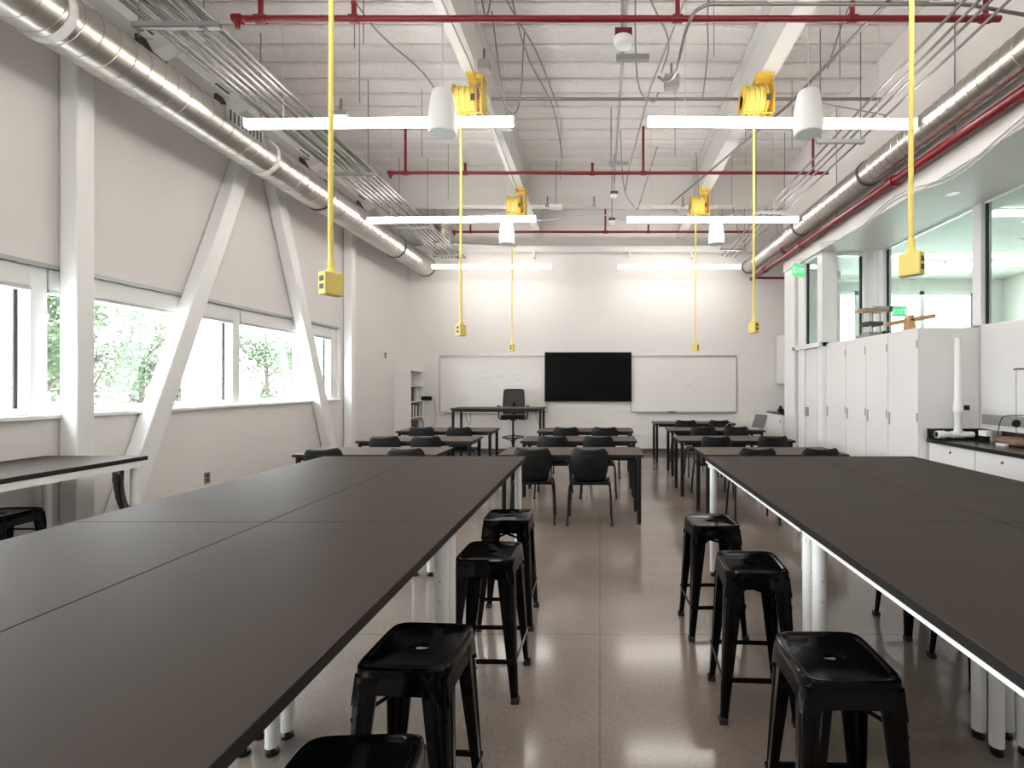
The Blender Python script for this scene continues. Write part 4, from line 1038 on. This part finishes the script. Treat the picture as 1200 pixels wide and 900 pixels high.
# pvc apparatus
pv = empty('pvc_pipe_stand', (3.58, 4.96, .915), 0, 'white plastic pipe tee with tall vertical pipe on the counter', 'pipe apparatus')
MB().tube([(-.18, 0, .055), (.19, 0, .055)], .030, 18).build('cross_pipe', 'pvc', pv, smooth=True)
m = MB(); m.lathe([(.036, -.18), (.038, -.175), (.038, -.10), (.034, -.10)], (0, 0, .055), 18, 'x'); m.lathe([(.036, -.06), (.036, .06)], (.04, 0, .055), 18, 'x'); m.lathe([(.036, .05), (.036, .12)], (.04, 0, 0), 18)
m.build('tee_fitting', 'pvc', pv, smooth=True)
MB().lathe([(.030, .06), (.034, .27), (.042, .28), (.044, .30), (.044, .35), (.040, .38), (.036, .39), (.034, .40), (.030, 1.03), (.025, 1.035)], (.04, 0, 0), 18).build('vertical_pipe', 'pvc', pv, smooth=True)
m = MB(); m.tube([(.08, 0, .325), (.12, 0, .325)], .009, 8); m.box(.115, .145, -.02, .02, .30, .35); m.build('valve', 'bmetal', pv)
MB().tube([(-.215, 0, .055), (-.18, 0, .055)], .008, 8).build('nozzle', 'dark', pv)
r = empty('wired_box', (3.885, 4.86, .915), .0, 'grey metal box with curved black cable on the counter', 'device')
MB().box(-.05, .05, -.06, .06, 0, .105).build('body', 'grey', r, bevel=.004); MB().box(-.10, -.053, -.05, .05, .05, .105).build('socket_block', 'pvc', r, bevel=.004); MB().box(-.10, -.055, -.04, .04, 0, .05).build('clamp', 'bmetal', r)
MB().tube(spline([(-.01, -.07, .01), (-.005, -.09, .14), (.0, -.14, .25), (.05, -.30, .275)], 6), .004, 6).build('cable', 'rubber', r, smooth=True)
r = empty('paper_bag', (3.81, 4.50, .915), .1, 'crumpled brown bundle lying on counter at right edge', 'bundle')
rr = random.Random(9); rg = []
for k, (t, s_) in enumerate(((0, .6), (.2, .95), (.5, 1.0), (.8, .9), (1, .5))):
    rg.append([(p[0]+rr.uniform(-.008, .008), p[1]+rr.uniform(-.008, .008), p[2]) for p in se(.12*s_, .17*s_, 0, .075*t+.001, 3, 24)])
MB().rings(rg, True, True).build('wrapping', 'brown', r, smooth=True)
MB().box(-.15, -.118, -.05, .05, .001, .02).build('cloth_edge', 'bookw', r)
r = empty('pulley_stand', (3.75, 4.34, .915), 0, 'string and black pulley hanging from an arm above counter', 'pulley')
MB().tube([(.10, -.42, 0), (.10, -.42, .72)], .008, 8).build('post', 'dark', r, smooth=True); MB().lathe([(.08, 0), (.08, .015)], (.10, -.42, 0), 18).build('foot', 'dark', r)
MB().tube([(.10, -.42, .70), (-.005, .10, .70)], .007, 8).build('arm', 'dark', r, smooth=True)
MB().tube([(.0, .08, .70), (.0, .08, .24)], .0025, 6).build('string', 'wire', r)
MB().lathe([(.020, -.012), (.034, -.010), (.034, .010), (.020, .012)], (0, .08, .21), 16, 'y').build('wheel', 'bmetal', r, smooth=True)
MB().tube([(0, .08, .18), (0, .08, .14), (.012, .08, .13)], .003, 6).build('hook', 'dark', r)

# exit signs
def exit_sign(x, y, z, sz, rz, lab, top):
    r = empty('exit_sign', (x, y, z), rz, lab, 'exit sign', 'green exit signs')
    MB().box(-.155*sz, .155*sz, -.012, .012, -.10*sz, .10*sz).build('panel', 'signg', r, bevel=.003)
    MB().box(-.16*sz, .16*sz, -.025, .025, .10*sz, .14*sz).build('canopy', 'white', r, bevel=.003)
    text_mesh('EXIT', .15*sz, 'lettering', 'signt', r, (0, -.0135, 0), (PI/2, 0, 0), .001)
    if top > z: MB().tube([(0,0,.14*sz), (0,0,top-z)], .009, 6).build('stem', 'white', r)
    return r
es = exit_sign(3.08, 7.62, 3.235, .85, .55, 'green exit sign hanging below the slim duct by doorway', 3.415)
MB().bar((0, 0, .185), (.16, -.1, .193), .03, .02).build('bracket', 'white', es)
exit_sign(5.49, 9.0, 2.80, .85, 0, 'green exit sign seen through glass in the lobby', 3.7)
